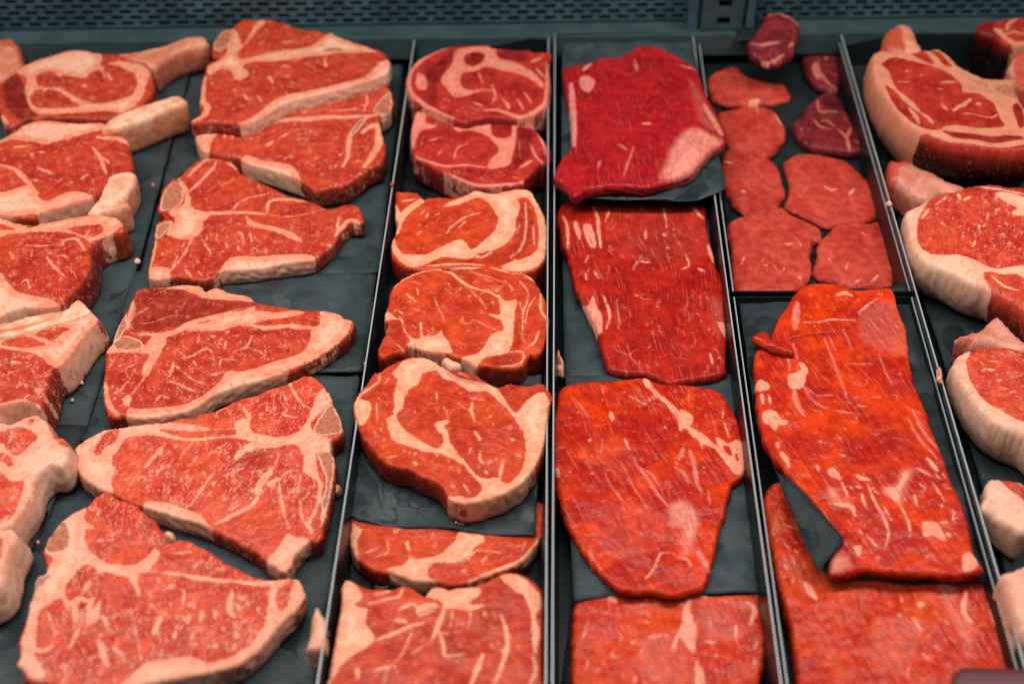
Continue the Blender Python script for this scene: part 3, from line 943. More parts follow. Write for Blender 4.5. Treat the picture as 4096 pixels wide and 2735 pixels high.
o = slab('porterhouse_steak', 'C3', '0,590 60,540 180,480 250,455 340,440 450,420 560,405 640,400 790,372 860,362 920,360 960,330 1090,300 1250,222 1400,182 1500,140 1600,110 1700,60 1780,40 1840,60 1890,100 1915,140 1950,190 1967,240 2000,300 2022,350 2040,400 2047,450 2035,500 1990,525 1955,560 1960,620 1985,670 1990,760 1980,860 1952,990 1932,1100 1902,1200 1890,1270 1850,1310 1800,1300 1750,1350 1680,1420 1660,1480 1600,1540 1540,1512 1480,1472 1430,1432 1350,1372 1200,1292 1080,1232 1040,1212 960,1172 800,1132 680,1092 540,1052 400,1002 290,942 180,902 100,852 40,800 10,720 0,650',
         0.024, 0.0175, 'tbone_pink', [
    ('f', '0,590 60,540 180,480 250,455 450,415 640,395 830,410 1000,440 1020,470 800,460 640,450 700,480 800,510 900,520 1050,515 1200,500 1240,480 1220,400 1290,370 1340,400 1340,450 1400,490 1550,510 1660,490 1750,430 1800,320 1850,200 1920,130 1970,230 1880,320 1800,410 1850,490 1950,530 1960,600 1920,620 1840,640 1860,800 1900,880 1880,1000 1840,1100 1800,1180 1830,1260 1760,1180 1800,1120 1850,1000 1860,880 1830,830 1780,800 1740,760 1750,680 1720,600 1640,570 1540,590 1400,600 1300,640 1230,690 1220,660 1270,590 1350,550 1250,525 1100,520 900,545 750,520 600,500 430,510 370,530 330,610 290,660 280,720 310,760 280,850 290,940 180,905 40,805 0,650'),
    ('m', '150,610 180,540 240,480 320,455 340,490 290,560 230,580 200,640 160,650'),
    ('f', '520,1035 560,1010 700,1010 820,1050 960,1110 1010,1170 1060,1230 1140,1350 900,1320 540,1110'),
    ('f', '1460,1470 1560,1350 1620,1250 1700,1280 1800,1300 1680,1420 1660,1480 1600,1545'),
    ('F', 32, '540,740 600,670 680,580'), ('F', 14, '420,880 500,760'), ('F', 18, '880,1030 940,960 980,890 1060,790'), ('F', 10, '810,690 830,630 900,560'), ('F', 12, '880,740 930,660'),
    ('f', '1375,950 1385,880 1440,800 1510,740 1520,790 1450,860 1420,950'), ('F', 36, '1400,960 1340,1040 1200,1110 1080,1170'), ('F', 12, '1520,780 1560,640'), ('F', 20, '1560,850 1570,960 1600,1100 1640,1200'),
    ('F', 18, '1560,850 1620,780 1700,760'), ('F', 14, '1700,930 1730,800'), ('F', 16, '1720,1000 1740,1140 1800,1200'), ('F', 18, '1100,1170 1250,1100'), ('F', 44, '1480,880 1560,830'),
    ('F', 24, '1640,100 1680,180 1740,260 1790,290'), ('F', 14, '1600,280 1620,310 1590,340 1700,360'), ('F', 36, '1290,290 1330,360 1300,440'), ('F', 12, '1590,180 1620,220'),
    ('F', 12, '930,450 1250,450'), ('F', 22, '1400,460 1450,440'),
    ('b', '1962,245 2000,310 2040,400 2045,470 1960,500 1840,490 1830,430 1880,340'), ('b', '1850,640 1900,620 1960,620 1985,670 1962,900 1932,1050 1880,1200 1890,1000 1920,850 1880,720'),
    ('d', 0.35, '1240,690 1400,610 1540,600 1500,740 1300,760 1200,740'),
    ('C', 10, 1.0, '1440,1010 1520,1000 1570,1020')],
         [(120, -58, 4.5, 0.85, 16, '420,520 900,550 1230,560 1540,620 1500,760 1380,950 1050,1190 800,1040 300,940 300,680'), (30, -50, 4, 0.8, 40, '1580,640 1740,650 1840,840 1780,1150 1600,1100'), (12, 20, 4, 0.5, 40)], fang=-58)
tag(o, 'large porterhouse with white fat at its left end and a grey bone at its right', 'steak', G1)

o = slab('porterhouse_steak', 'C2', '590,70 690,10 772,-22 874,-125 952,-157 1067,-87 1157,-74 1286,16 1344,68 1410,120 1440,180 1520,240 1600,270 1690,270 1780,330 1850,360 1950,430 2100,510 2251,590 2369,617 2478,626 2596,617 2686,635 2710,708 2735,780 2690,862 2600,953 2508,1034 2418,1152 2345,1234 2236,1325 2115,1408 1888,1463 1616,1517 1344,1562 1060,1640 700,1640 480,1570 240,1540 228,1480 190,1420 148,1390 178,1300 165,1180 190,1110 240,970 260,850 300,740 330,610 410,570 408,440 388,390 410,310 430,260 500,160',
         0.027, 0.020, 'tbone_pink', [
    ('f', '590,70 690,10 772,-22 760,60 770,110 830,150 860,190 780,180 760,260 780,330 860,420 950,480 1100,500 1250,480 1380,370 1440,400 1380,500 1350,550 1600,570 1900,610 2200,640 2400,640 2686,630 2740,780 2520,1060 2240,1340 1888,1480 1344,1590 1040,1620 1100,1550 1250,1420 1300,1385 1500,1340 1700,1320 1850,1370 2000,1350 2150,1270 2300,1150 2380,1000 2400,840 2420,700 2300,690 2100,665 1800,640 1550,590 1250,580 1260,780 1210,720 1150,620 1060,590 900,560 870,620 880,700 850,800 830,900 910,800 890,950 840,1020 770,1000 780,850 720,830 690,960 650,1010 640,880 600,880 560,790 430,860 350,920 330,1050 320,1200 360,1260 480,1210 420,1290 300,1280 400,1450 380,1530 230,1490 140,1390 170,1300 240,970 300,740 330,610 410,570 480,440 400,400 420,300 500,160'),
    ('m', '2469,817 2487,735 2559,663 2641,644 2605,726 2587,835 2523,907 2478,880'), ('m', '680,560 760,500 860,530 870,600 860,760 800,800 700,780 620,830 580,740 620,640'),
    ('F', 30, '740,760 800,640'), ('F', 26, '680,830 690,960 660,1060'), ('F', 30, '620,1250 680,1120 720,1030'), ('F', 60, '880,1160 930,1300 970,1400'), ('F', 16, '1170,900 1210,1060 1270,1350'),
    ('F', 44, '930,960 960,1060'), ('F', 44, '1020,1240 1080,1300'), ('F', 50, '1370,1110 1450,970'), ('F', 60, '2080,740 2060,900 2100,960'), ('F', 20, '1650,720 1640,860'), ('F', 14, '860,290 1020,275'),
    ('F', 14, '1020,275 1010,230 1100,190'), ('F', 18, '1420,320 1500,250'), ('F', 24, '1550,400 1720,380'), ('F', 26, '1740,520 1800,460'), ('F', 16, '840,120 900,0'), ('F', 14, '1020,20 1060,-50'),
    ('F', 44, '1500,700 1560,690'), ('F', 50, '1680,1010 1700,950'), ('F', 40, '1800,1000 1810,900'), ('F', 30, '1560,1150 1590,1050'), ('F', 24, '560,800 620,900'), ('F', 20, '430,930 480,1080'),
    ('b', '510,160 590,100 630,200 620,340 540,400 410,380 410,300'), ('b', '330,620 480,590 420,650 345,740 275,960 300,740'),
    ('C', 22, 2.0, '990,358 1060,362 1150,372')],
         [(60, 76, 6, 1.3, 14, '1250,600 2380,700 2360,1000 2100,1260 1300,1340'), (30, 65, 6, 1.2, 25, '350,950 900,900 1250,900 1250,1380 500,1500'), (14, -60, 6, 0.8, 40, '780,-20 1300,60 1500,300 1200,450 850,380')], fang=78, sp=0.0016)
tag(o, 'nearest porterhouse at the bottom left with a broad cream fat rim', 'steak', G1)

# ------------------------------------------------------------------ ribeye steaks
G2 = 'ribeye steaks in a column'
o = slab('ribeye_steak', 'A3', '650,425 800,415 960,400 1020,410 1060,440 1150,445 1300,450 1380,445 1430,470 1560,475 1582,500 1560,540 1542,562 1560,640 1566,750 1556,850 1540,940 1480,1000 1400,1030 1330,1055 1200,1060 1050,1042 900,1062 820,1090 760,1080 680,1060 600,1020 480,970 380,920 320,860 290,790 285,700 320,620 380,540 480,490',
         0.045, 0.030, 'rib_pink', [
    ('F', 60, '1548,560 1552,750 1530,930 1400,1015 1280,1045 1100,990 990,990'), ('F', 50, '650,430 480,500 340,610 300,730 330,850 500,970 700,1060'), ('f', '380,660 460,700 465,800 370,780'),
    ('f', '760,440 1000,415 1080,440 1100,520 1250,560 1400,640 1500,740 1500,800 1380,700 1230,650 1150,640 1000,600 900,640 780,660 770,760 840,810 960,810 740,880 640,800 590,720 640,640 700,560 700,480'),
    ('m', '800,510 880,470 980,490 960,560 880,600 810,570'), ('F', 26, '1040,760 1080,850 1050,930'), ('F', 22, '920,800 1040,810'), ('F', 24, '1340,830 1400,920'), ('F', 24, '1280,900 1330,980'),
    ('F', 36, '1180,920 1200,980'), ('F', 30, '880,920 960,950'), ('F', 40, '1400,560 1480,520'), ('F', 30, '1440,620 1520,700'), ('F', 20, '930,650 960,740'), ('F', 18, '1140,880 1170,930'),
    ('d', 0.6, '450,650 560,560 680,470 745,470 640,600 560,760 560,900 480,880'), ('d', 0.6, '1105,470 1320,470 1360,545 1150,535'), ('d', 0.5, '800,510 880,470 980,490 960,560 880,600 810,570')],
         [(16, 60, 5, 0.8, 25), (24, 15, 5, 1.0, 20, '480,850 700,900 1000,940 900,1040 640,1010')], fang=50, sp=0.0015, tonew=0.3)
tag(o, 'rearmost ribeye with a C shaped fat band and a round dark muscle', 'steak', G2)

o = slab('ribeye_steak', 'A3', '380,990 500,1010 620,1050 820,1085 1000,1075 1200,1060 1350,1080 1400,1100 1450,1180 1530,1280 1575,1350 1570,1430 1520,1470 1470,1470 1416,1530 1350,1590 1326,1640 1226,1658 1076,1668 936,1678 776,1616 626,1546 476,1466 356,1404 340,1340 320,1250 335,1120',
         0.036, 0.030, 'rib_pink', [
    ('f', '330,970 470,1000 450,1090 560,1130 420,1170 370,1260 345,1340 310,1250'),
    ('f', '640,1070 900,1100 1030,1090 1040,1180 1100,1240 1220,1220 1240,1110 1400,1095 1450,1170 1280,1130 1270,1250 1230,1400 1200,1480 1050,1520 1010,1490 1040,1430 1110,1350 1060,1270 970,1200 850,1170 740,1180 680,1120'),
    ('F', 34, '356,1400 480,1450 640,1490 850,1480 1000,1500'), ('F', 34, '626,1544 780,1608 936,1665 1226,1645 1326,1625'), ('F', 22, '710,1420 740,1330 830,1290'), ('F', 18, '480,1262 600,1230'), ('F', 18, '560,1400 600,1340'),
    ('F', 26, '1390,1290 1440,1400 1500,1460'), ('F', 34, '1300,1510 1400,1440'), ('F', 14, '1290,1250 1300,1400'), ('F', 26, '1450,1180 1510,1300 1540,1400'),
    ('d', 0.6, '1285,1130 1400,1130 1420,1250 1380,1400 1260,1500 1250,1350'), ('d', 0.4, '1045,1120 1210,1120 1210,1200 1140,1235 1060,1190')],
         [(14, -40, 5, 0.9, 25), (26, 10, 6, 0.9, 14, '640,1500 900,1520 1250,1520 1300,1620 950,1650 720,1570')], fang=20, sp=0.0015, tonew=0.35)
tag(o, 'second ribeye from the back with a small round muscle near its top', 'steak', G2)

o = slab('ribeye_steak', 'A8', '415,375 470,380 560,375 620,395 660,440 700,425 800,425 920,430 1050,400 1110,365 1180,370 1260,390 1320,390 1450,355 1560,350 1630,380 1680,470 1740,580 1770,700 1770,850 1750,960 1700,1040 1640,1080 1550,1100 1400,1090 1200,1072 900,1062 650,1072 560,1062 470,1030 400,980 370,900 375,820 410,740 425,650 405,560',
         0.034, 0.028, 'rib', [
    ('f', '405,480 450,560 500,520 640,430 660,470 520,580 460,680 440,740 405,740'),
    ('f', '850,500 950,450 1100,372 1260,388 1330,388 1450,355 1560,355 1640,395 1700,500 1755,640 1770,850 1740,980 1640,1065 1500,1085 1350,1060 1450,1000 1600,960 1680,880 1690,700 1660,550 1600,440 1500,440 1530,520 1490,620 1480,720 1420,820 1300,890 1150,930 1050,980 850,960 740,990 640,1040 560,1050 480,1020 410,950 375,880 390,790 430,880 500,940 680,930 800,880 980,800 1050,850 1080,890 1150,860 1280,740 1330,640 1300,560 1250,480 1150,430 1000,480 880,510'),
    ('F', 18, '860,750 920,680 1030,600 1170,560'), ('F', 16, '970,700 1030,640'), ('F', 26, '1570,480 1580,650 1560,800 1510,910 1440,960 1490,990'), ('F', 20, '1640,680 1650,850'), ('F', 26, '700,1035 1000,1022 1200,1032'),
    ('F', 28, '1070,940 1180,960 1260,920'), ('F', 12, '590,770 640,730'), ('F', 24, '680,610 700,570'), ('F', 22, '770,580 800,570'), ('F', 20, '470,460 580,440'), ('F', 12, '1060,540 1100,560'),
    ('F', 26, '900,1060 1150,1060 1400,1075'), ('d', 0.35, '1510,480 1600,470 1650,700 1640,860 1450,980 1300,1040 1250,960 1450,850 1500,650'), ('d', 0.3, '700,1010 950,968 1180,1000 1100,1015')],
         [(26, -40, 3.5, 0.8, 25, '460,700 700,500 1100,450 1300,650 1050,830 600,920'), (14, 80, 6, 0.8, 15, '1520,480 1640,500 1690,850 1450,980')], fang=-35)
tag(o, 'ribeye in the middle of its column with a broad curved white fat seam at right', 'steak', G2)

o = slab('ribeye_steak', 'D6', '440,480 560,390 680,340 850,305 960,330 1060,340 1250,300 1400,285 1500,310 1620,350 1700,350 1800,380 1850,440 1900,530 1950,640 1970,760 1985,830 1960,960 1930,1080 1890,1150 1850,1172 1790,1160 1740,1240 1680,1285 1500,1295 1400,1280 1300,1275 1250,1290 1190,1245 1110,1205 1010,1182 960,1150 780,1132 640,1092 570,1072 550,1130 470,1140 400,1152 340,1190 280,1150 290,1060 340,980 370,860 345,800 360,730 390,640 400,540',
         0.038, 0.031, 'rib', [
    ('F', 36, '440,490 560,400 700,345 850,318 1000,350 1100,430 1200,490 1400,550 1510,610'),
    ('f', '1470,560 1550,630 1660,620 1640,760 1625,980 1600,1100 1560,1160 1420,1180 1350,1190 1280,1270 1250,1300 1100,1200 1250,1160 1350,1060 1400,980 1480,930 1530,920 1500,830 1390,780 1390,760 1490,770 1490,680'),
    ('f', '345,740 400,750 460,800 520,810 540,900 590,980 660,1010 700,1000 690,860 715,860 730,980 800,980 880,960 905,920 940,990 990,1050 1015,1140 950,1150 780,1140 640,1095 560,1075 600,1030 540,940 510,830 440,810 340,820'),
    ('F', 15, '1120,790 1130,850 1210,850 1220,820 1300,850 1360,890 1480,925'), ('F', 14, '1200,340 1300,370 1400,400 1530,450'), ('F', 16, '1690,440 1770,540 1760,650 1720,760 1720,930 1710,1000 1760,1060'),
    ('F', 12, '1840,600 1780,690 1740,850'), ('F', 20, '1880,930 1840,1040 1750,1110'), ('F', 22, '1590,1140 1720,1140 1700,1250 1500,1280'), ('F', 26, '1900,560 1900,720 1960,820 1960,900'), ('F', 11, '840,590 870,680 910,760 950,840'),
    ('F', 20, '560,560 610,600 660,640'), ('F', 14, '470,720 540,770'), ('F', 14, '640,710 700,730'), ('F', 12, '1210,550 1290,610 1350,710'), ('F', 9, '950,510 1020,570'), ('F', 20, '670,500 680,560'), ('F', 16, '430,1050 490,1080 530,1130'),
    ('F', 12, '620,880 660,895'), ('F', 13, '1580,470 1630,520'), ('F', 38, '1400,290 1540,335 1640,355 1700,350'), ('F', 14, '740,990 830,950'), ('F', 12, '620,440 720,455'), ('F', 24, '1700,350 1780,400 1830,440'),
    ('F', 16, '1280,375 1360,380'), ('F', 12, '1070,530 1110,500'), ('F', 11, '1680,860 1720,870'), ('F', 11, '1680,940 1720,945'), ('F', 12, '1690,640 1710,720'), ('F', 14, '1400,1190 1450,1150'),
    ('d', 0.3, '1650,700 1720,760 1700,1050 1640,1100 1630,900'), ('d', 0.25, '1300,1230 1450,1170 1680,1170 1660,1250 1400,1270'), ('d', 0.25, '370,850 500,850 560,1060 400,1150 290,1130')],
         [(40, 40, 2.6, 0.7, 60, '480,500 900,380 1450,580 1480,800 1300,1050 950,950 600,950 430,700'), (20, 12, 4, 0.8, 15, '1080,380 1500,360 1650,560 1450,560')], fang=30, sp=0.00125)
tag(o, 'ribeye with an upright white fat bar at its right side', 'steak', G2)
rb4 = o
slab('fat_flap', 'D6', '910,1210 950,1175 1000,1190 1060,1225 1112,1240 1100,1270 1060,1292 1000,1285 950,1255', 0.034, 0.010, 'chop', base=6.0, parent=rb4, er=0.004, und=0.001)

o = slab('ribeye_steak', 'B8', '560,370 700,300 810,280 900,290 1000,330 1090,390 1200,400 1350,450 1470,520 1560,552 1640,512 1750,540 1850,530 1940,515 1990,560 2030,620 2030,680 2000,740 1985,880 1960,1050 1920,1200 1840,1330 1760,1420 1650,1490 1500,1545 1390,1580 1240,1595 1130,1560 1075,1500 1020,1420 950,1375 860,1345 750,1285 600,1260 500,1200 420,1100 340,1000 300,900 270,780 258,690 310,590 380,520 440,420 490,420',
         0.042, 0.023, 'rib', [
    ('f', '250,690 320,660 400,690 410,790 360,880 310,890 262,780'),
    ('f', '620,440 700,320 860,300 960,310 1090,390 1200,470 1480,540 1570,600 1640,720 1720,790 1820,660 1950,600 2010,700 1990,880 1965,1050 1910,1210 1790,1410 1650,1500 1400,1600 1240,1600 1100,1550 1200,1530 1320,1550 1390,1500 1400,1430 1300,1330 1220,1220 1150,1165 1050,1150 880,1130 800,1100 620,1040 580,950 550,840 610,790 620,620 650,500'),
    ('m', '880,430 1000,410 1060,480 1160,510 1240,560 1330,600 1440,590 1530,660 1640,760 1720,870 1780,980 1800,1100 1790,1200 1760,1300 1700,1380 1640,1420 1570,1400 1540,1360 1420,1370 1350,1330 1270,1240 1190,1150 1120,1050 1050,1090 1010,1110 880,1050 760,970 680,890 640,800 700,750 710,670 760,570 840,520'),
    ('f', '985,890 1010,865 1100,845 1105,880 1070,905 1100,950 1120,1050 1180,1130 1240,1250 1150,1200 1000,1130 1030,1090 1060,1050 1050,980 1010,960'),
    ('F', 8, '1110,840 1090,770 1060,740'), ('F', 18, '1000,600 1005,680'), ('F', 26, '1320,690 1310,760 1340,860'), ('F', 26, '1340,950 1390,1030'), ('F', 22, '1390,1130 1390,1200 1430,1240'), ('F', 14, '1430,1240 1500,1220'),
    ('F', 14, '1300,650 1430,670'), ('F', 10, '1180,700 1260,740'), ('F', 20, '1290,1150 1310,1100'), ('F', 24, '1430,1300 1460,1320'), ('F', 24, '1660,1010 1700,1030'), ('F', 10, '930,700 1000,700'), ('F', 16, '1280,760 1320,740'),
    ('F', 28, '490,430 470,520 330,610 285,670'), ('F', 20, '600,440 700,360 800,330 880,350'), ('F', 30, '1560,1390 1580,1280 1600,1220'), ('F', 50, '1110,1540 1200,1570'), ('F', 12, '470,880 460,700'), ('F', 10, '540,520 570,470'),
    ('F', 12, '550,1190 640,1170'), ('F', 30, '800,1225 820,1240'), ('F', 26, '1140,1440 1160,1450'), ('F', 22, '1190,1290 1210,1320'), ('F', 16, '1240,1420 1290,1500'), ('F', 20, '820,1140 800,1160'), ('F', 40, '640,440 760,400 860,400'),
    ('F', 26, '1200,430 1290,470'), ('F', 26, '1120,430 1180,470'), ('F', 14, '1700,1150 1760,1180'), ('F', 10, '1670,900 1650,930'), ('F', 9, '1560,770 1590,740'), ('F', 9, '1200,610 1230,605'),
    ('d', 0.55, '1080,420 1200,420 1400,495 1475,545 1300,535 1150,485'), ('m', '1570,570 1650,518 1900,520 1900,600 1800,680 1720,760 1640,700'), ('d', 0.2, '1570,570 1650,518 1900,520 1900,600 1800,680 1720,760 1640,700'),
    ('C', 9, 0.8, '1380,1080 1480,1070 1600,1110 1700,1190'), ('C', 8, 0.7, '1400,1130 1520,1150 1640,1180'), ('C', 8, 0.7, '1350,1040 1500,1010 1640,1060'), ('C', 14, 1.2, '1060,1080 1020,1120'), ('C', 12, 0.9, '990,905 1060,910')],
         [(34, 50, 2.4, 0.5, 60, '900,450 1300,620 1650,800 1780,1050 1700,1350 1300,1250 1000,1050 700,850 760,600'), (26, 30, 3, 0.6, 40, '500,500 560,900 640,1080 1100,1180 1350,1420 1000,1320 600,1200 400,1000 420,700')], fang=30, sp=0.00115, tonew=0.25)
tag(o, 'large sharp ribeye on crumpled paper with a hooked fat streak in its eye', 'steak', G2)

o = slab('ribeye_steak', 'C5', '345,120 340,-80 1200,-120 2070,-60 2072,100 2060,200 2020,300 1930,420 1850,490 1700,560 1560,600 1400,652 1300,672 1200,668 1100,645 930,642 780,602 690,562 620,572 500,522 440,472 392,442 360,360 340,280',
         0.0165, 0.015, 'rib', [
    ('f', '335,120 440,190 400,280 415,430 390,460 330,290'),
    ('f', '860,280 830,310 870,390 900,440 1050,435 1180,380 1280,280 1330,190 1480,200 1540,290 1450,340 1400,420 1280,480 1090,480 1030,570 1060,620 1120,650 900,660 690,570 680,530 800,500 870,430'),
    ('F', 44, '2060,220 1960,370 1850,470 1650,550 1400,645'), ('F', 18, '1280,500 1400,440 1480,370 1700,390'), ('F', 18, '480,390 580,350'), ('F', 18, '560,430 670,390 670,280'), ('F', 16, '1060,270 1080,220'), ('F', 34, '1260,470 1460,380'),
    ('F', 20, '1880,370 1910,290'), ('F', 24, '1340,550 1370,540'), ('F', 20, '1520,470 1560,430'), ('F', 16, '730,270 740,255')],
         [(16, 30, 5, 0.7, 40)], fang=30, sp=0.0014)
tag(o, 'ribeye half hidden under the jutting crumpled paper', 'steak', G2)

o = slab('ribeye_steak', 'C5', '300,630 380,650 450,690 520,715 640,702 720,720 800,678 880,692 960,750 1010,780 1060,712 1150,690 1220,710 1330,690 1440,690 1500,660 1620,610 1700,570 1800,565 1900,590 1990,650 2050,720 2062,850 2066,1000 2055,1200 2062,1568 2064,1740 60,1740 130,1568 180,1300 230,1000 258,850 258,720',
         0.030, 0.027, 'rib', [
    ('f', '290,620 390,680 450,790 380,860 490,900 480,1030 560,1150 480,1240 330,1330 220,1450 130,1600 30,1700 120,1500 180,1300 230,1000 250,720'),
    ('f', '1000,780 1060,705 1220,720 1440,685 1510,750 1400,840 1540,860 1420,910 1260,890 1200,900 1170,1000 1120,1100 1060,1200 1090,1060 1150,920 1160,830'),
    ('F', 36, '1120,1080 1170,1190 1190,1310 1350,1300'), ('f', '1680,600 1800,585 1920,640 2055,790 2050,880 2000,960 2040,1100 1990,1300 1960,1100 1960,950 1900,780 1820,740 1720,660'),
    ('F', 44, '1690,950 1740,1100 1740,1250 1680,1450 1620,1580'), ('F', 54, '1530,1300 1480,1420 1420,1580'), ('F', 46, '580,1170 760,1100 900,1040 1000,1020'), ('F', 22, '900,1080 850,1190 780,1330 680,1420 640,1560'), ('F', 22, '540,1450 690,1410'),
    ('F', 44, '400,1420 410,1500'), ('F', 14, '890,1300 1060,1180'), ('F', 16, '1260,890 1230,1050'), ('F', 16, '1420,900 1400,1060'), ('F', 32, '500,850 640,810 760,790 810,720'), ('F', 34, '770,900 900,850 930,900'),
    ('F', 52, '730,990 850,1010'), ('f', '930,880 1050,840 1125,860 1090,910 960,960'), ('F', 36, '1980,1320 2000,1450 1930,1580'), ('F', 24, '1690,1260 1730,1280'), ('F', 26, '560,760 700,740'),
    ('C', 20, 2.2, '860,990 950,950 1100,905'), ('C', 18, 1.5, '500,780 560,810 640,790')],
         [(40, 70, 4, 0.8, 50, '700,1100 1100,1000 1250,920 1650,900 1900,900 1950,1500 400,1600 300,1500')], fang=60, sp=0.0016)
tag(o, 'nearest ribeye at the bottom edge with a white fat flank along the rim', 'steak', G2)

# ------------------------------------------------------------------ flank steaks
G3 = 'flank steaks in a column'
o = slab('flank_steak', 'A4', '120,620 170,575 300,570 400,530 480,505 590,500 680,470 780,410 900,400 1010,430 1080,470 1200,520 1290,580 1332,650 1370,760 1440,900 1500,1010 1550,1130 1578,1230 1565,1275 1500,1300 1440,1345 1350,1450 1270,1545 1120,1600 956,1640 876,1662 676,1648 476,1658 336,1684 276,1720 216,1746 176,1698 116,1628 56,1588 40,1560 100,1420 190,1310 196,1200 190,1050 160,900 140,780 128,700',
         0.056, 0.0125, 'flank_red', [
    ('y', 0.9, '1100,1300 1240,1150 1400,1180 1540,1260 1440,1345 1270,1550 990,1600 1030,1480'), ('f', '270,700 340,680 405,740 350,815 275,785'), ('F', 60, '190,740 200,900 208,1040 212,1150 215,1300'),
    ('F', 40, '830,1105 900,1112'), ('F', 40, '300,620 370,560'), ('Y', 16, '660,1568 750,1320'), ('Y', 30, '1170,570 1310,620'), ('Y', 60, '1380,930 1540,1200'), ('Y', 24, '760,540 780,640'), ('Y', 30, '620,1290 680,1340'), ('Y', 20, '430,1500 450,1440'),
    ('y', 0.25, '1250,700 1450,1000 1500,1150 1350,1100'), ('f', '1120,1480 1260,1330 1340,1360 1260,1500 1100,1580')],
         [(20, 78, 6, 0.5, 15)], fang=80, er=0.003, dome=0.001, rag=0.0005, und=0.0006, ridge=0.0001, sp=0.0016, tonew=0.2)
tag(o, 'crimson flank steak at the back with a silvery patch at its lower right', 'steak', G3)

o = slab('flank_steak', 'B1', '330,250 450,220 560,210 680,230 800,240 1100,225 1350,235 1600,260 1620,330 1630,450 1660,560 1690,700 1710,800 1760,900 1785,1000 1790,1150 1800,1300 1805,1450 1805,1568 1800,1668 1785,1768 1600,1806 1400,1845 1280,1852 1180,1802 1080,1772 950,1762 800,1738 750,1715 720,1630 690,1540 660,1420 600,1280 540,1150 500,1070 450,990 420,850 380,700 330,600 310,480 290,360',
         0.026, 0.012, 'flank_deep', [
    ('F', 52, '450,420 490,560'), ('f', '520,450 580,440 620,520 640,620 610,660 550,580'), ('F', 36, '610,280 650,380 660,500 680,650'), ('F', 34, '340,370 380,460 385,650'), ('f', '490,1060 560,1160 610,1070 650,1180 690,1250 690,1410 610,1370 530,1150'),
    ('F', 28, '700,1080 760,1250 730,1370'), ('F', 14, '820,1150 850,1350'), ('F', 18, '970,850 1010,780 1120,790'), ('F', 14, '1040,720 1010,790'), ('F', 22, '1440,710 1470,810 1400,840'), ('F', 32, '1550,830 1610,860'), ('F', 40, '1500,280 1600,390'),
    ('F', 40, '1640,620 1690,780'), ('f', '1730,1310 1805,1330 1808,1450 1740,1370'), ('F', 34, '1280,650 1282,662'), ('F', 26, '1080,500 1080,570'), ('F', 34, '1240,530 1260,550'), ('F', 20, '1330,480 1332,488'), ('F', 26, '990,1080 1010,1085'),
    ('F', 20, '1230,260 1250,330 1270,470'), ('F', 16, '1030,250 1050,310'), ('F', 24, '540,880 550,930'), ('F', 22, '620,860 660,920'), ('F', 22, '540,780 570,720'), ('F', 20, '760,310 720,420'), ('F', 26, '1660,1590 1680,1690'),
    ('y', 0.06, '800,300 1300,280 1600,420 1660,700 1400,760 900,740 740,560'), ('y', 0.25, '1650,1100 1780,1150 1790,1400 1700,1350'), ('C', 10, 0.8, '1050,1200 1070,1420 1110,1560'), ('C', 10, 0.8, '1200,1180 1240,1360 1260,1440')],
         [(70, 82, 10, 0.5, 10, '780,1050 1700,1000 1780,1700 1200,1800 760,1700'), (60, 85, 4, 0.45, 30, '420,300 1550,300 1650,800 500,900')], fang=82, er=0.0028, dome=0.0006, rag=0.0004, und=0.0005, ridge=0.00022, tonew=0.15)
tag(o, 'long red flank steak second from the back with pale fat on its left edge', 'steak', G3)

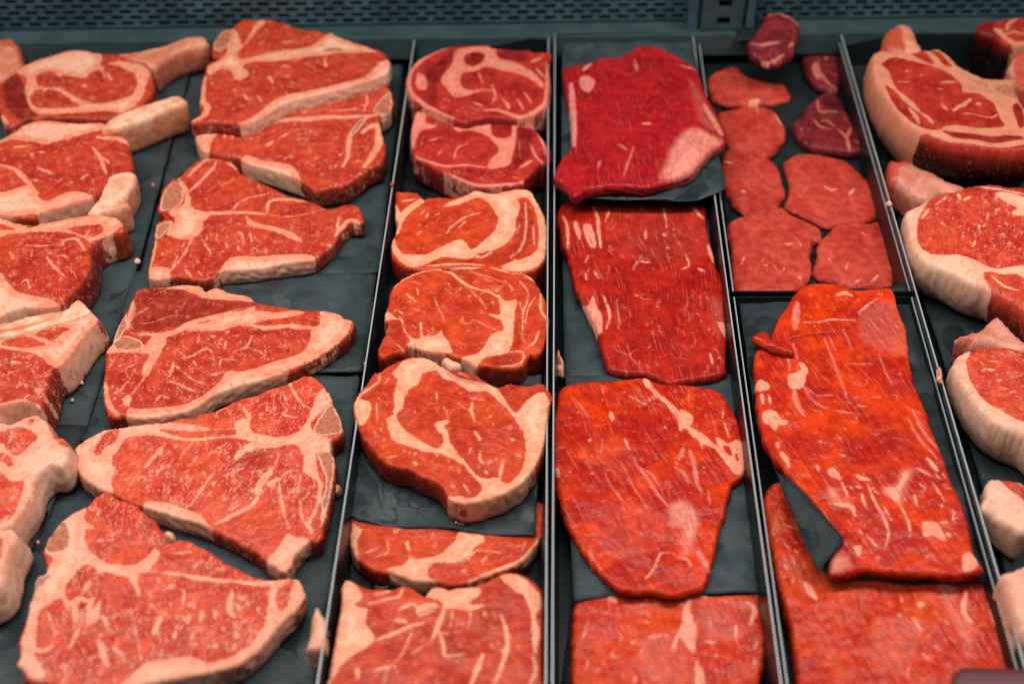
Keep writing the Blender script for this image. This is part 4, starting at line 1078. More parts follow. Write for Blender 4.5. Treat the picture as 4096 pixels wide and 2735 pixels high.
o = slab('flank_steak', 'C1', '310,340 400,290 600,275 850,250 1010,235 1100,240 1200,280 1300,300 1450,300 1600,320 1720,350 1800,420 1880,560 1920,650 1940,760 1965,850 1975,950 1975,1040 1940,1120 1860,1180 1820,1280 1795,1420 1790,1485 1752,1532 1722,1642 1702,1772 1672,1902 1642,2012 1592,2112 1492,2140 1452,2155 1312,2186 1242,2176 1162,2146 1012,2151 902,2156 812,2116 712,2016 592,1876 492,1746 402,1596 347,1456 300,1250 265,1050 250,850 255,650 290,480',
         0.026, 0.008, 'flank', [
    ('f', '1060,235 1100,245 1160,330 1230,410 1320,480 1390,560 1400,520 1500,590 1500,650 1480,680 1560,730 1640,780 1720,850 1710,780 1760,790 1820,830 1900,800 1960,850 1980,1040 1920,1115 1830,1040 1740,930 1680,870 1600,840 1590,890 1560,820 1500,770 1440,700 1380,720 1370,640 1290,520 1200,430 1120,350 1070,300'),
    ('m', '1770,850 1830,860 1860,940 1800,920'), ('m', '1880,900 1920,960 1900,990'),
    ('y', 1.0, '1290,1400 1400,1340 1500,1400 1560,1500 1510,1700 1480,1800 1410,1810 1400,1600 1300,1560'), ('y', 0.15, '800,1380 1250,1450 1380,1640 1200,1700 900,1640 600,1450'), ('y', 0.08, '500,850 900,850 1000,1050 700,1100 520,980'), ('y', 0.12, '550,1550 1000,1650 1100,1850 800,1850'),  # strongest pale patch paints the lamp sheen into the colour
    ('Y', 26, '980,960 1010,1040 1100,1150 1200,1300 1350,1480'), ('Y', 24, '1000,1030 1130,1110 1180,1180'), ('Y', 44, '1480,900 1520,1040 1540,1180 1580,1260'), ('Y', 50, '1420,880 1380,980'), ('Y', 26, '1350,1050 1420,1100 1470,1180'),
    ('F', 24, '1082,2032 1162,1942 1212,1822 1292,1802'), ('F', 22, '1362,1850 1452,1870 1490,1930'), ('Y', 60, '1552,1802 1642,1962'), ('F', 40, '760,560 790,620'), ('F', 18, '940,415 1000,440 1080,480'), ('Y', 60, '1120,440 1190,395'),
    ('F', 18, '470,550 478,556'), ('F', 22, '1255,690 1262,694'), ('F', 30, '570,805 590,810'), ('F', 16, '395,1080 402,1084'), ('F', 18, '590,1100 610,1100'), ('F', 18, '1595,1040 1605,1050'), ('F', 16, '1780,520 1770,600'), ('F', 14, '1790,640 1830,780'),
    ('F', 24, '890,790 920,860 940,890'), ('F', 34, '292,1050 296,1120'), ('Y', 14, '430,420 500,500 570,600'), ('Y', 12, '720,1100 760,1200 900,1380'), ('Y', 12, '860,1000 960,1200 1100,1420'), ('Y', 14, '1640,1250 1660,1380'),
    ('C', 16, 2.6, '690,440 740,550 795,645'), ('C', 12, 2.0, '830,650 885,775'), ('C', 10, 1.5, '1075,455 1240,500 1300,570'), ('C', 10, 1.0, '690,1660 850,1760')],
         [(20, 64, 12, 0.35, 7), (22, 70, 4, 0.4, 12, '1250,300 1750,400 1900,700 1500,620'), (12, 60, 2, 0.5, 40)], fang=64, er=0.0024, dome=0.0008, rag=0.0004, und=0.0005, ridge=0.00018, sp=0.0013)
tag(o, 'broad flank steak in the middle crossed by a branching white fat seam', 'steak', G3)

o = slab('flank_steak', 'C6', '330,850 400,800 520,780 620,752 800,735 1000,735 1300,755 1700,760 1990,750 2030,800 2045,950 2050,1150 2030,1350 1990,1568 1970,1740 300,1740 308,1568 312,1200 320,1000',
         0.0155, 0.014, 'flank_pale', [
    ('f', '1310,870 1370,800 1370,920 1420,1050 1410,1280 1350,1240 1270,1150 1240,1250 1200,1230 1230,1160 1290,1040'), ('f', '1420,1330 1460,1400 1500,1500 1490,1600 1410,1560'), ('F', 44, '1880,830 1950,900 1900,1040'), ('F', 60, '640,790 700,830'), ('F', 34, '1780,1050 1780,1150'),
    ('F', 30, '960,1000 990,1010'), ('F', 40, '1500,1170 1600,1180'), ('F', 26, '400,1180 450,1020'), ('F', 36, '1000,1150 1170,1140'), ('F', 30, '1940,1250 1970,1190'), ('F', 50, '1480,790 1520,790'), ('F', 20, '910,1310 950,1250'), ('F', 20, '430,1450 460,1330'),
    ('y', 0.2, '900,1150 1300,1250 1400,1500 1000,1560'), ('y', 0.2, '1450,800 1900,800 1850,1100 1600,1180 1450,1050')],
         [(90, 76, 5, 1.1, 22)], fang=76, er=0.003, und=0.0008, ridge=0.0002, sp=0.0017)
tag(o, 'pale speckled flank steak at the bottom edge with a white fat patch', 'steak', G3)

# ------------------------------------------------------------------ filets
G4 = 'small filets at the back'


def filet(crop, out, mat, label, feats=(), marb=((2, 40, 4, 0.5, 50),), z=0.013, h=0.0095, **kw):
    kw.setdefault('er', 0.0035)
    kw.setdefault('dome', 0.0025)
    kw.setdefault('sp', 0.0015)
    q = slab('filet_steak', crop, out, z, h, mat, list(feats), list(marb), **kw)
    return tag(q, label, 'filet', G4)


filet('A4', '1940,105 2060,103 2130,130 2190,170 2232,200 2226,280 2206,350 2190,430 2120,500 2050,530 1990,532 1900,500 1800,450 1788,400 1768,350 1840,300 1850,260 1900,200 1930,150', 'filet_dark',
      'purple filet with a curled rim propped against the back rail', [('F', 26, '1880,500 1990,520 2100,480'), ('F', 50, '2000,510 2020,525'), ('F', 36, '2150,400 2190,360'), ('F', 40, '1960,130 2060,112 2180,170 2225,210'), ('F', 30, '1800,380 1920,390 2050,370'), ('C', 40, 2.5, '1830,420 1920,400 2060,380 2160,340')], z=0.0555, h=0.0125, und=0.0016, rag=0.001)
filet('A5', '265,365 330,375 460,385 530,410 560,470 580,560 600,650 590,720 570,800 500,780 400,740 340,690 290,630 275,560 260,480', 'filet_dark',
      'brownish purple filet piece with a pale fat fleck near the tray corner', [('f', '350,560 400,555 425,680 385,690 340,620'), ('F', 40, '460,500 480,515'), ('F', 30, '420,640 480,720 560,780'), ('d', 0.4, '270,560 340,520 340,640 290,620')], [(24, 50, 4, 1.0, 60)], z=0.016, h=0.012)
filet('A4', '1435,660 1520,610 1640,575 1690,590 1750,650 1850,690 2000,725 2100,735 2130,790 2162,850 2060,880 1900,900 1800,912 1620,905 1510,885 1450,820 1420,740', 'filet',
      'flat pink filet with a concave upper edge', [('f', '1780,885 1880,870 1860,915 1800,920')], und=0.0004)
filet('A4', '1510,990 1600,965 1750,935 1850,925 2000,960 2060,1030 2112,1130 2100,1220 2030,1310 1970,1370 1890,1378 1800,1340 1640,1290 1580,1230 1540,1120', 'filet',
      'smooth pink filet just below the concave one', [('F', 22, '2020,1010 2080,1110'), ('F', 16, '1850,940 1870,1010')], und=0.0004, z=0.0145)
filet('A5', '430,825 480,803 560,830 620,900 680,1020 720,1110 760,1160 802,1220 792,1310 690,1328 560,1320 420,1300 310,1270 240,1210 190,1130 183,1070 260,1010 280,950 360,870', 'filet_dark',
      'purple triangular filet with a net of pale fat veins', [('F', 36, '390,960 430,990 560,990'), ('F', 24, '360,1060 420,1130 520,1160'), ('F', 36, '580,1150 650,1220 680,1325'), ('F', 32, '690,1130 660,1220'), ('F', 20, '460,1060 540,1120'), ('F', 26, '390,880 400,960'), ('d', 0.6, '440,850 560,840 650,950 560,975 430,940')], [(16, 30, 4, 0.8, 60)], z=0.017, h=0.013)
filet('B2', '240,190 330,170 440,200 520,260 620,280 690,340 730,430 745,520 772,580 720,650 700,720 580,770 440,772 350,720 290,650 240,560 210,460 195,350 215,270', 'filet',
      'rounded pink filet with a torn red nick at its upper left', [('F', 24, '370,570 410,590'), ('F', 30, '230,310 300,330'), ('F', 10, '440,470 450,480'), ('C', 26, 1.6, '210,330 290,370 350,360'), ('C', 16, 1.2, '290,650 420,640 520,600'), ('d', 0.2, '280,650 450,620 700,650 680,740 430,770')])
filet('B2', '755,320 830,250 900,230 1020,235 1200,270 1310,300 1400,370 1480,450 1580,530 1630,640 1650,750 1600,790 1480,830 1300,850 1160,880 1080,850 960,790 820,730 765,690 800,600 810,530 790,420', 'filet',
      'largest filet, a pink slice with a pointed right side', [('F', 22, '1120,550 1170,580 1230,575'), ('F', 24, '1340,620 1380,560'), ('C', 16, 1.2, '1290,700 1250,760 1190,830'), ('C', 14, 0.8, '830,330 920,350')])
filet('B2', '260,860 330,810 460,770 580,770 620,740 700,710 760,715 830,780 920,820 1050,880 1096,950 1080,1020 1030,1000 1000,1080 990,1150 1006,1230 990,1330 940,1400 850,1460 600,1475 420,1488 340,1470 300,1380 290,1200 295,1050 260,960', 'filet',
      'square pink filet with a lobe at its upper right', [('F', 18, '710,1070 770,1060 840,1045'), ('F', 14, '860,990 910,1070'), ('F', 14, '370,1230 400,1170'), ('F', 18, '580,1250 600,1255'), ('F', 26, '890,1340 905,1360'), ('F', 9, '640,1230 720,1310 760,1270'), ('F', 9, '540,1220 590,1180'), ('C', 26, 2.5, '1020,990 1005,1080 1000,1150'), ('C', 14, 1.0, '870,960 900,1050')])
filet('B2', '1140,950 1220,880 1350,845 1500,855 1590,835 1640,900 1690,1000 1730,1090 1752,1200 1740,1330 1720,1415 1560,1418 1400,1422 1200,1372 1050,1332 1028,1270 1060,1150 1060,1050', 'filet',
      'pale pink filet at the front right of the filet tray', [('F', 12, '1160,1180 1180,1220'), ('F', 12, '1330,1220 1310,1280'), ('F', 26, '1400,1390 1430,1375'), ('F', 18, '1540,1390 1600,1330'), ('F', 34, '1715,1110 1740,1170'), ('F', 10, '1450,950 1480,975')])

# ------------------------------------------------------------------ the two long flank steaks in front of the filets
o = slab('flank_steak', 'B4', '620,160 700,100 780,75 900,65 1050,80 1160,120 1300,115 1400,110 1500,120 1540,230 1580,360 1620,450 1640,600 1650,750 1670,850 1690,950 1740,1060 1800,1200 1840,1330 1880,1430 1914,1504 1964,1644 2024,1824 2094,1964 2144,2104 2184,2224 2214,2394 2244,2504 2314,2614 2304,2644 2124,2682 1984,2682 1864,2656 1724,2668 1574,2656 1424,2636 1304,2626 1184,2636 1144,2656 964,2676 945,2604 950,2540 985,2464 1050,2374 944,2214 784,2004 644,1864 544,1744 454,1634 384,1544 344,1444 320,1330 290,1150 275,950 268,700 330,640 400,600 425,540 450,470 480,380 560,270',
         0.034, 0.0085, 'flank', [
    ('f', '650,790 700,790 745,850 730,900 700,1000 650,1020 580,1010 560,900 620,880 680,840'), ('Y', 50, '620,1030 640,1150 700,1250'), ('f', '275,960 330,930 400,980 380,1020 285,1030'), ('f', '335,1230 400,1200 460,1220 500,1280 570,1310 540,1340 480,1340 460,1390 400,1340 340,1300'),
    ('F', 40, '330,1060 340,1140'), ('F', 22, '390,1060 410,1150'), ('Y', 70, '650,240 640,330 630,470'), ('F', 22, '700,420 800,430 980,400 1170,400'), ('F', 24, '1200,340 1280,270 1360,210'), ('F', 50, '1010,175 1070,152 1130,180'),
    ('Y', 20, '890,560 960,740 1020,900 1090,1100'), ('Y', 16, '1060,480 1110,600 1130,660'), ('Y', 14, '1380,700 1440,860 1500,980'), ('F', 26, '1555,880 1575,890'), ('F', 18, '1100,1135 1106,1140'), ('Y', 14, '940,560 1000,680'), ('Y', 16, '610,610 650,760'), ('Y', 20, '560,700 580,860'),
    ('y', 0.28, '1250,300 1500,230 1640,500 1640,720 1400,680 1200,560'), ('Y', 20, '700,1000 780,1110 900,1190'), ('F', 16, '720,1010 800,1060'), ('Y', 14, '1080,800 1320,790'), ('Y', 16, '820,1080 960,1070'), ('Y', 14, '1300,1100 1400,1095'), ('Y', 14, '960,1210 1200,1240'), ('Y', 16, '1180,1170 1260,1180'), ('Y', 18, '800,1210 860,1215'),
    ('C', 12, 2.0, '800,470 840,600 900,770 960,960'), ('C', 24, 3.0, '560,570 750,540 960,520'), ('C', 14, 1.6, '930,310 950,270 1040,220'),
    ('y', 1.0, '1424,1904 1544,1864 1594,1744 1680,1764 1604,1904 1574,2044 1454,1964'), ('f', '1440,1905 1544,1880 1600,1770 1650,1790 1580,1900 1560,2030 1470,1960'), ('y', 1.0, '924,1904 1004,1924 1044,2004 1124,2034 954,2024'), ('F', 40, '944,2034 1124,2064 1164,2144'), ('f', '914,1764 974,1714 1044,1814 1004,1824'), ('f', '1164,1774 1284,1824 1304,1844 1204,1834'),
    ('F', 26, '1274,1864 1334,2024 1404,2144 1464,2304 1434,2444'), ('F', 24, '1044,1844 1104,1984'), ('F', 20, '1414,2064 1484,2194'), ('F', 24, '1564,2044 1644,2214 1654,2344'), ('f', '1764,2224 1844,2194 1924,2244 1984,2374 1864,2324 1784,2344'), ('f', '2124,2544 2184,2474 2274,2594 2144,2654'), ('f', '1144,2434 1224,2424 1204,2524'),
    ('y', 0.9, '944,2544 1024,2494 1104,2524 1104,2604 964,2644'), ('F', 50, '504,1584 574,1704'), ('F', 40, '1814,1634 1904,1744'), ('F', 30, '1724,1734 1864,1804'), ('F', 20, '1860,1850 1964,2024'), ('F', 30, '824,1694 844,1744'), ('F', 34, '470,1490 480,1540'), ('F', 24, '840,1490 860,1495'), ('F', 26, '1040,1610 1075,1615'),
    ('F', 24, '1940,2210 1990,2210'), ('F', 44, '1990,2300 2020,2330'), ('F', 30, '1700,1950 1720,2050'), ('F', 30, '1174,1890 1220,1910'), ('F', 24, '1220,1960 1260,2090'), ('Y', 30, '1680,1200 1800,1420 1900,1540'), ('Y', 20, '1640,1280 1760,1480 1900,1640')],
         [(10, 66, 12, 0.4, 8, '300,700 1600,700 1850,1500 400,1500'), (26, 8, 5, 0.4, 12, '700,1050 1700,1000 1800,1500 800,1480'), (38, 70, 7, 1.1, 12, '900,1900 1900,1600 2200,2500 1000,2600'), (20, 80, 5, 0.5, 15, '650,120 1480,150 1500,400 600,400')], fang=64, er=0.0024, dome=0.0006, rag=0.0004, und=0.0006, ridge=0.00018, sp=0.0014)
tag(o, 'long sagging flank steak on loose paper in front of the filets', 'steak', 'flank steaks in front of the filets')
slab('torn_flap', 'B4', '248,550 310,495 370,498 430,570 520,612 590,640 622,690 560,694 440,655 330,602', 0.040, 0.008, 'flank', parent=o, er=0.003, und=0.0008, fang=25)

o = slab('flank_steak', 'C8', '0,-235 120,-200 400,300 800,500 1500,560 1930,640 1980,780 2060,940 2130,1050 2190,1220 2230,1400 2260,1740 225,1740 218,1568 180,1200 130,950 60,700 0,460 -55,150 -85,-110',
         0.018, 0.016, 'flank_pale', [
    ('f', '260,640 320,650 370,740 380,820 300,760'), ('f', '1280,840 1370,850 1300,900'), ('y', 0.6, '1480,680 1640,690 1620,900 1780,1030 1750,1250 1600,1000'), ('F', 50, '1720,740 1700,900 1780,1020'), ('F', 26, '1240,980 1320,1100'), ('F', 28, '1940,720 1940,880 1980,1050'),
    ('F', 40, '1480,680 1600,690'), ('F', 30, '1340,1290 1420,1360'), ('y', 0.2, '900,1000 1300,1000 1200,1400 900,1450'), ('C', 26, 2.0, '770,760 780,870 850,960 860,1100'), ('C', 22, 1.5, '1200,660 1240,800 1260,880'), ('C', 20, 1.5, '430,1100 470,1200'), ('C', 20, 1.2, '840,1370 880,1500'),
    ('d', 0.4, '-80,-200 150,-150 330,400 200,300 60,0')],
         [(80, 72, 5, 0.9, 25), (40, 60, 6, 0.8, 20, '0,-100 200,100 300,600 100,800 0,400')], fang=72, er=0.003, und=0.0008, ridge=0.0002, sp=0.0018)
tag(o, 'flank steak lying underneath the long sagging one at the lower right', 'steak', 'flank steaks in front of the filets')
o = slab('plastic_tag', 'C8', '1540,1740 1600,1480 1660,1425 1760,1408 2260,1430 2400,1440 2400,1740', 0.060, 0.004, 'tag', curve=False, er=0.001, rag=0, und=0, sp=0.004)
tag(o, 'dark maroon plastic tag at the bottom right corner', 'tag')

# ------------------------------------------------------------------ thick chops on the right
G5 = 'thick bone in chops at the far right'
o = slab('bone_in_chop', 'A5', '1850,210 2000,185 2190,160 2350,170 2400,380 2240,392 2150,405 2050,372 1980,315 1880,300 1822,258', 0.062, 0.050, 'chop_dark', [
    ('f', '1960,260 2000,300 2080,370 2160,410 2260,400 2400,390 2400,360 2240,375 2150,370 2060,300 2040,270'), ('F', 34, '2080,280 2110,210 2180,165'), ('F', 30, '2080,310 2160,290 2260,320'), ('d', 0.7, '1810,260 1850,205 1980,190 1960,260 1990,320 1880,310')],
         [(10, 30, 5, 0.8, 40)], sp=0.0017, tonew=0.35)
tag(o, 'chop at the top right corner cut off by the picture edge', 'chop', G5)
slab('bone', 'A5', '2085,640 2130,560 2180,510 2300,480 2400,600 2380,800 2210,780 2150,680', 0.050, 0.040, 'bone_pink', [('d', 0.8, '2150,520 2300,470 2400,800 2200,780')], parent=o, sp=0.002, und=0.0025)

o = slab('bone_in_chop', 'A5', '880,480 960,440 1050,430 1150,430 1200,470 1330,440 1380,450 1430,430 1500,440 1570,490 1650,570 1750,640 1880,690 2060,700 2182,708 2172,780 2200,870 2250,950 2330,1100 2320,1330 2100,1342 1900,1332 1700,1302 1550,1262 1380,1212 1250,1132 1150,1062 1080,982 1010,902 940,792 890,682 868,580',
         0.078, 0.066, 'chop_dark', [
    ('f', '850,470 1500,420 1750,630 2200,690 2400,1100 2330,1350 1700,1320 1250,1150 1000,920 850,600'),
    ('m', '960,580 1060,520 1200,540 1400,590 1600,680 1680,760 1700,830 1850,850 1950,920 2000,1000 2060,1110 2040,1140 1880,1150 1700,1130 1540,1130 1480,1170 1400,1090 1250,920 1100,800 1060,720 1030,640'),
    ('m', '1000,760 1050,790 1150,880 1260,960 1400,1090 1480,1170 1400,1160 1300,1120 1170,1040 1100,960 1030,860'), ('F', 44, '1050,750 1110,830 1250,960 1420,1100'),
    ('m', '1200,470 1330,448 1440,580 1280,510'), ('m', '1410,470 1470,470 1590,590 1540,590'), ('m', '1500,1180 1700,1190 1900,1220 2200,1220 2200,1262 1900,1270 1650,1235'), ('d', 0.5, '1500,1180 1700,1190 1900,1220 2200,1220 2200,1262 1900,1270 1650,1235'),
    ('m', '1300,1250 1550,1290 1900,1350 2350,1360 2330,1310 1900,1310 1500,1240 1320,1180'),
    ('F', 46, '1610,990 1700,940 1760,890'), ('F', 24, '1700,1020 1940,1040 2020,1010'), ('F', 24, '1500,740 1640,740'), ('F', 20, '1100,740 1220,740'), ('F', 54, '1825,935 1835,945'), ('F', 44, '1480,795 1500,800'), ('F', 26, '1500,930 1560,990'), ('F', 34, '1190,640 1200,645'), ('F', 34, '1320,670 1330,672'), ('F', 40, '1210,970 1300,1100'),
    ('m', '2140,940 2200,930 2250,1100 2200,1150 2150,1030'), ('d', 0.4, '2140,940 2200,930 2250,1100 2200,1150 2150,1030'), ('d', 0.35, '1030,840 1150,960 1300,1080 1480,1170 1300,1130 1100,980'),
    ('b', '1700,690 1830,720 1940,760 1900,790 1780,740'), ('b', '1960,790 2060,755 2160,785 2190,880 2060,870')],
         [(10, 50, 4, 0.8, 50)], fang=40, sp=0.0016, er=0.006, bulge=0.005, inset=0.016, tonew=0.75, und=0.0008)
tag(o, 'tall roast like rib chop with a bone stub pointing to the back', 'chop', G5)
slab('bone', 'A5', '985,400 985,330 1012,260 1090,215 1190,203 1250,240 1290,330 1342,432 1260,470 1180,462 1100,440', 0.078, 0.030, 'bone', [('d', 0.9, '980,420 985,330 1030,260 1130,250 1150,330 1180,440 1100,440')], parent=o, er=0.009, sp=0.0016, und=0.001)

o = slab('bone_in_chop', 'D3', '215,440 240,400 330,360 400,320 480,285 600,275 640,245 720,235 820,220 950,240 1045,250 1150,260 1160,1120 1045,1110 960,1050 860,995 790,955 700,935 600,892 480,822 380,782 300,722 250,622 232,522',
         0.050, 0.042, 'chop', [
    ('f', '140,440 330,330 385,345 330,430 300,520 310,640 370,710 450,730 600,740 740,780 850,820 960,810 1060,800 1170,800 1160,900 1045,900 1000,860 900,860 780,840 850,950 780,990 600,960 340,860 150,640'),
    ('f', '840,310 940,300 1045,330 1170,340 1170,450 1000,460 960,440 1000,400 930,370'), ('F', 30, '690,245 820,268 950,290 1045,310'), ('F', 13, '430,385 500,330'), ('m', '780,840 900,860 1020,900 1045,960 1110,1080 1045,1105 900,1015 820,960 770,900'),
    ('F', 24, '590,310 600,345'), ('F', 22, '620,350 670,330'), ('F', 16, '730,560 735,510'), ('F', 16, '760,530 780,510'), ('F', 14, '690,660 710,630'), ('F', 22, '470,520 480,510'), ('F', 20, '820,870 900,950 1000,980'), ('F', 20, '380,410 330,480')],
         [(90, -58, 3.4, 0.75, 25, '320,480 480,310 900,340 1100,500 1100,790 850,810 420,720')], fang=-58, bulge=0.002, inset=0.008, er=0.007, und=0.0008)
tag(o, 'thick strip chop with a smooth white fat rim curving round its left side', 'chop', G5)
slab('bone', 'D3', '115,45 170,62 240,33 300,50 400,120 520,200 620,238 640,270 560,300 480,290 370,332 260,282 180,212 112,192 95,130', 0.040, 0.034, 'bone_pink', [('d', 0.8, '100,40 250,30 270,90 180,130 170,200 90,200')], parent=o, er=0.010, sp=0.0015, und=0.001)

o = slab('bone_in_chop', 'B5', '1700,222 1780,205 1830,165 2000,175 2150,180 2240,210 2420,250 2440,1100 2240,985 2080,925 1950,855 1850,765 1760,655 1680,525 1620,422 1600,340 1640,262',
         0.046, 0.040, 'chop', [
    ('f', '1500,100 2500,100 2500,1200 1500,1200'), ('m', '1775,205 1830,155 2000,165 2240,200 2480,240 2480,1010 2240,880 2000,750 1880,680 1800,560 1740,440 1720,340 1750,270'), ('F', 14, '1850,330 1880,360'), ('F', 14, '1900,390 1970,400'), ('F', 20, '2010,495 2030,485'), ('F', 16, '1930,320 2030,330'), ('F', 20, '1860,405 1880,410'), ('F', 10, '2060,640 2170,590')],
         [(50, 10, 4, 0.6, 25)], fang=12, bulge=0.002, inset=0.004, er=0.008, und=0.0008)
tag(o, 'thick chop with a wide sloping wall of pale fat beside the tray rim', 'chop', G5)
slab('bone', 'D3', '575,1285 640,1270 690,1250 720,1250 830,1160 900,1178 1045,1310 1100,1380 1000,1400 850,1348 720,1342 690,1352 650,1312', 0.040, 0.034, 'bone_pink', [('d', 0.6, '570,1280 690,1250 700,1340 640,1310')], parent=o, er=0.008, sp=0.0016, und=0.001)

o = slab('bone_in_chop', 'C7', '2140,485 2200,475 2300,490 2480,560 2480,980 2240,838 2160,792 2080,752 2060,700 2110,620 2108,540', 0.036, 0.030, 'chop', [('f', '2000,400 2600,400 2600,1100 2000,1100'), ('m', '2220,480 2350,500 2480,600 2480,680 2330,600'), ('d', 0.3, '2120,700 2200,740 2240,820 2140,780')], [], sp=0.0017, er=0.005, und=0.0014)
tag(o, 'ragged fatty end of a chop below the sloping fat wall', 'chop', G5)
o = slab('bone_in_chop', 'C8', '2040,572 2100,540 2200,500 2300,450 2420,440 2420,1150 2240,1120 2190,1000 2150,900 2085,700', 0.050, 0.046, 'chop', [('f', '1900,300 2600,300 2600,1300 1900,1300'), ('y', 0.7, '2050,560 2420,500 2420,1150 2200,1000')], [], sp=0.002, er=0.008, und=0.0012)
tag(o, 'blurred pale pink fatty chop at the lower right edge', 'chop', G5)

# ------------------------------------------------------------------ rib steaks on the left
G0 = 'bone in rib steaks at the far left'
o = slab('rib_steak', 'A1', '-150,350 0,345 60,332 130,345 170,400 190,470 205,530 190,590 120,642 50,690 0,700 -150,700', 0.042, 0.034, 'bone', [('d', 0.7, '0,330 140,330 220,520 170,560 130,440 0,400')], sp=0.002, er=0.006)
tag(o, 'sawn bone end of a rib steak at the top left edge', 'steak', G0)

o = slab('rib_steak', 'A1', '0,740 80,690 150,640 230,580 360,530 500,490 620,450 750,455 880,480 1050,485 1200,490 1290,540 1335,600 1365,700 1380,800 1330,870 1245,962 1130,1032 1000,1062 860,1062 700,1052 520,1052 400,1045 300,1062 250,1062 180,1092 100,1130 30,1092 0,1010 -20,900 -20,800',
         0.042, 0.034, 'tbone', [
    ('f', '150,640 360,530 620,450 900,480 900,600 1000,560 1200,560 1340,640 1310,760 1260,900 1100,1015 880,1045 600,1030 330,1020 260,950 220,800 240,700'),
    ('m', '330,680 440,640 600,680 760,700 820,650 900,640 950,700 930,590 1050,590 1200,660 1230,760 1180,850 1050,900 880,930 760,900 640,850 540,790 420,790 340,760'), ('m', '280,830 420,800 540,830 680,920 700,960 500,970 300,950'), ('F', 44, '560,810 700,920 840,950'),
    ('f', '540,580 750,610 740,640 560,620'), ('F', 40, '730,770 770,775'), ('F', 30, '390,820 420,790'), ('F', 26, '950,640 1000,720'), ('F', 20, '1080,590 1180,650'), ('F', 40, '20,1040 60,1110'), ('F', 30, '500,660 560,680'),
    ('m', '400,1040 700,1010 1000,1000 1050,1030 700,1060'), ('d', 0.8, '30,760 160,670 225,800 260,950 340,1040 200,1080 60,980'), ('d', 0.6, '850,650 900,640 930,720 900,740'), ('d', 0.45, '350,1040 700,1020 1020,1010 1000,1065 600,1060')],
         [(16, 40, 4, 0.8, 40)], fang=30, sp=0.0016, tonew=0.5)
tag(o, 'rearmost rib steak with a long pale bone pointing to the upper right', 'steak', G0)
slab('bone', 'A1', '1040,492 1250,455 1400,420 1550,370 1680,328 1820,325 1862,365 1842,390 1600,452 1480,522 1385,595 1260,560', 0.043, 0.034, 'bone', [('d', 0.35, '1100,500 1400,470 1350,540 1200,540')], parent=o, er=0.005, inset=0.003, sp=0.0016)

o = slab('rib_steak', 'A1', '-160,1290 0,1250 100,1190 220,1120 350,1085 500,1080 700,1110 900,1095 1000,1150 1140,1250 1160,1330 1185,1430 1180,1540 1100,1600 1000,1620 900,1720 820,1770 700,1800 540,1850 350,1908 280,1948 0,1920 -160,1920',
         0.040, 0.032, 'tbone', [
    ('f', '-160,1290 0,1245 220,1115 500,1075 900,1090 930,1150 700,1220 500,1270 400,1300 300,1270 100,1260 -160,1340'), ('f', '-160,1730 0,1726 100,1706 280,1666 360,1786 430,1796 560,1746 700,1716 840,1770 540,1860 350,1915 -160,1930'),
    ('F', 50, '0,1480 150,1530 250,1640 330,1730'), ('F', 60, '880,1230 1050,1245 1150,1290'), ('F', 34, '830,1320 900,1420 950,1560'), ('F', 36, '340,1510 480,1560'), ('F', 40, '130,1320 240,1300'), ('F', 40, '290,1370 285,1400'), ('F', 40, '360,1365 390,1370'), ('F', 24, '720,1610 790,1560'), ('F', 24, '900,1400 980,1460'), ('d', 0.4, '910,1170 1050,1170 1130,1220 1050,1225')],
         [(44, 45, 4, 0.9, 45)], fang=50, sp=0.0016, tonew=0.2)
tag(o, 'second rib steak from the back with a white bone strip', 'steak', G0)
slab('bone', 'A1', '905,1142 1000,1050 1200,970 1400,900 1570,855 1650,878 1665,910 1500,972 1300,1052 1150,1112 930,1156', 0.046, 0.036, 'bone_white', [], parent=o, er=0.004, inset=0.002, sp=0.0016)

o = slab('rib_steak', 'A6', '-160,470 60,520 250,560 420,540 600,510 760,470 960,480 1050,500 1100,550 1105,610 980,645 870,695 810,770 815,860 800,960 740,1065 645,1165 550,1262 480,1292 350,1302 150,1302 -160,1350',
         0.038, 0.030, 'tbone', [
    ('f', '-160,480 250,555 600,505 960,475 1110,540 1000,640 860,690 800,720 760,680 600,630 300,620 100,640 -160,700'), ('m', '610,600 750,560 900,560 920,620 850,660 780,660'), ('F', 16, '770,660 800,600'), ('m', '-160,560 0,560 130,600 0,610 -160,620'),
    ('f', '-160,1000 0,985 80,1080 180,1170 350,1200 460,1230 530,1290 350,1320 -160,1420'), ('F', 28, '420,850 480,930 590,1030'), ('F', 24, '180,1090 240,1050 270,1130'), ('F', 16, '240,740 380,750 480,740'), ('F', 36, '550,750 590,700 690,690 760,790'), ('F', 26, '510,840 570,830 610,870'), ('F', 40, '100,830 120,860'), ('F', 14, '280,840 290,780'),
    ('N', 40, '240,585 330,560'), ('d', 0.2, '760,900 830,850 820,1000 650,1180 550,1260 600,1150')],
         [(70, 62, 3.4, 0.8, 40)], fang=55, flare=0.004, tonew=0.25)
tag(o, 'third rib steak from the back with a fat knob at its right shoulder', 'steak', G0)
slab('bone', 'A6', '780,442 870,320 920,230 970,130 1090,88 1215,92 1190,180 1140,270 1120,310 1160,370 1080,400 960,422 850,446', 0.041, 0.032, 'bone_white', [('d', 0.35, '1100,300 1160,370 960,420')], parent=o, er=0.005, sp=0.0015, und=0.0012)

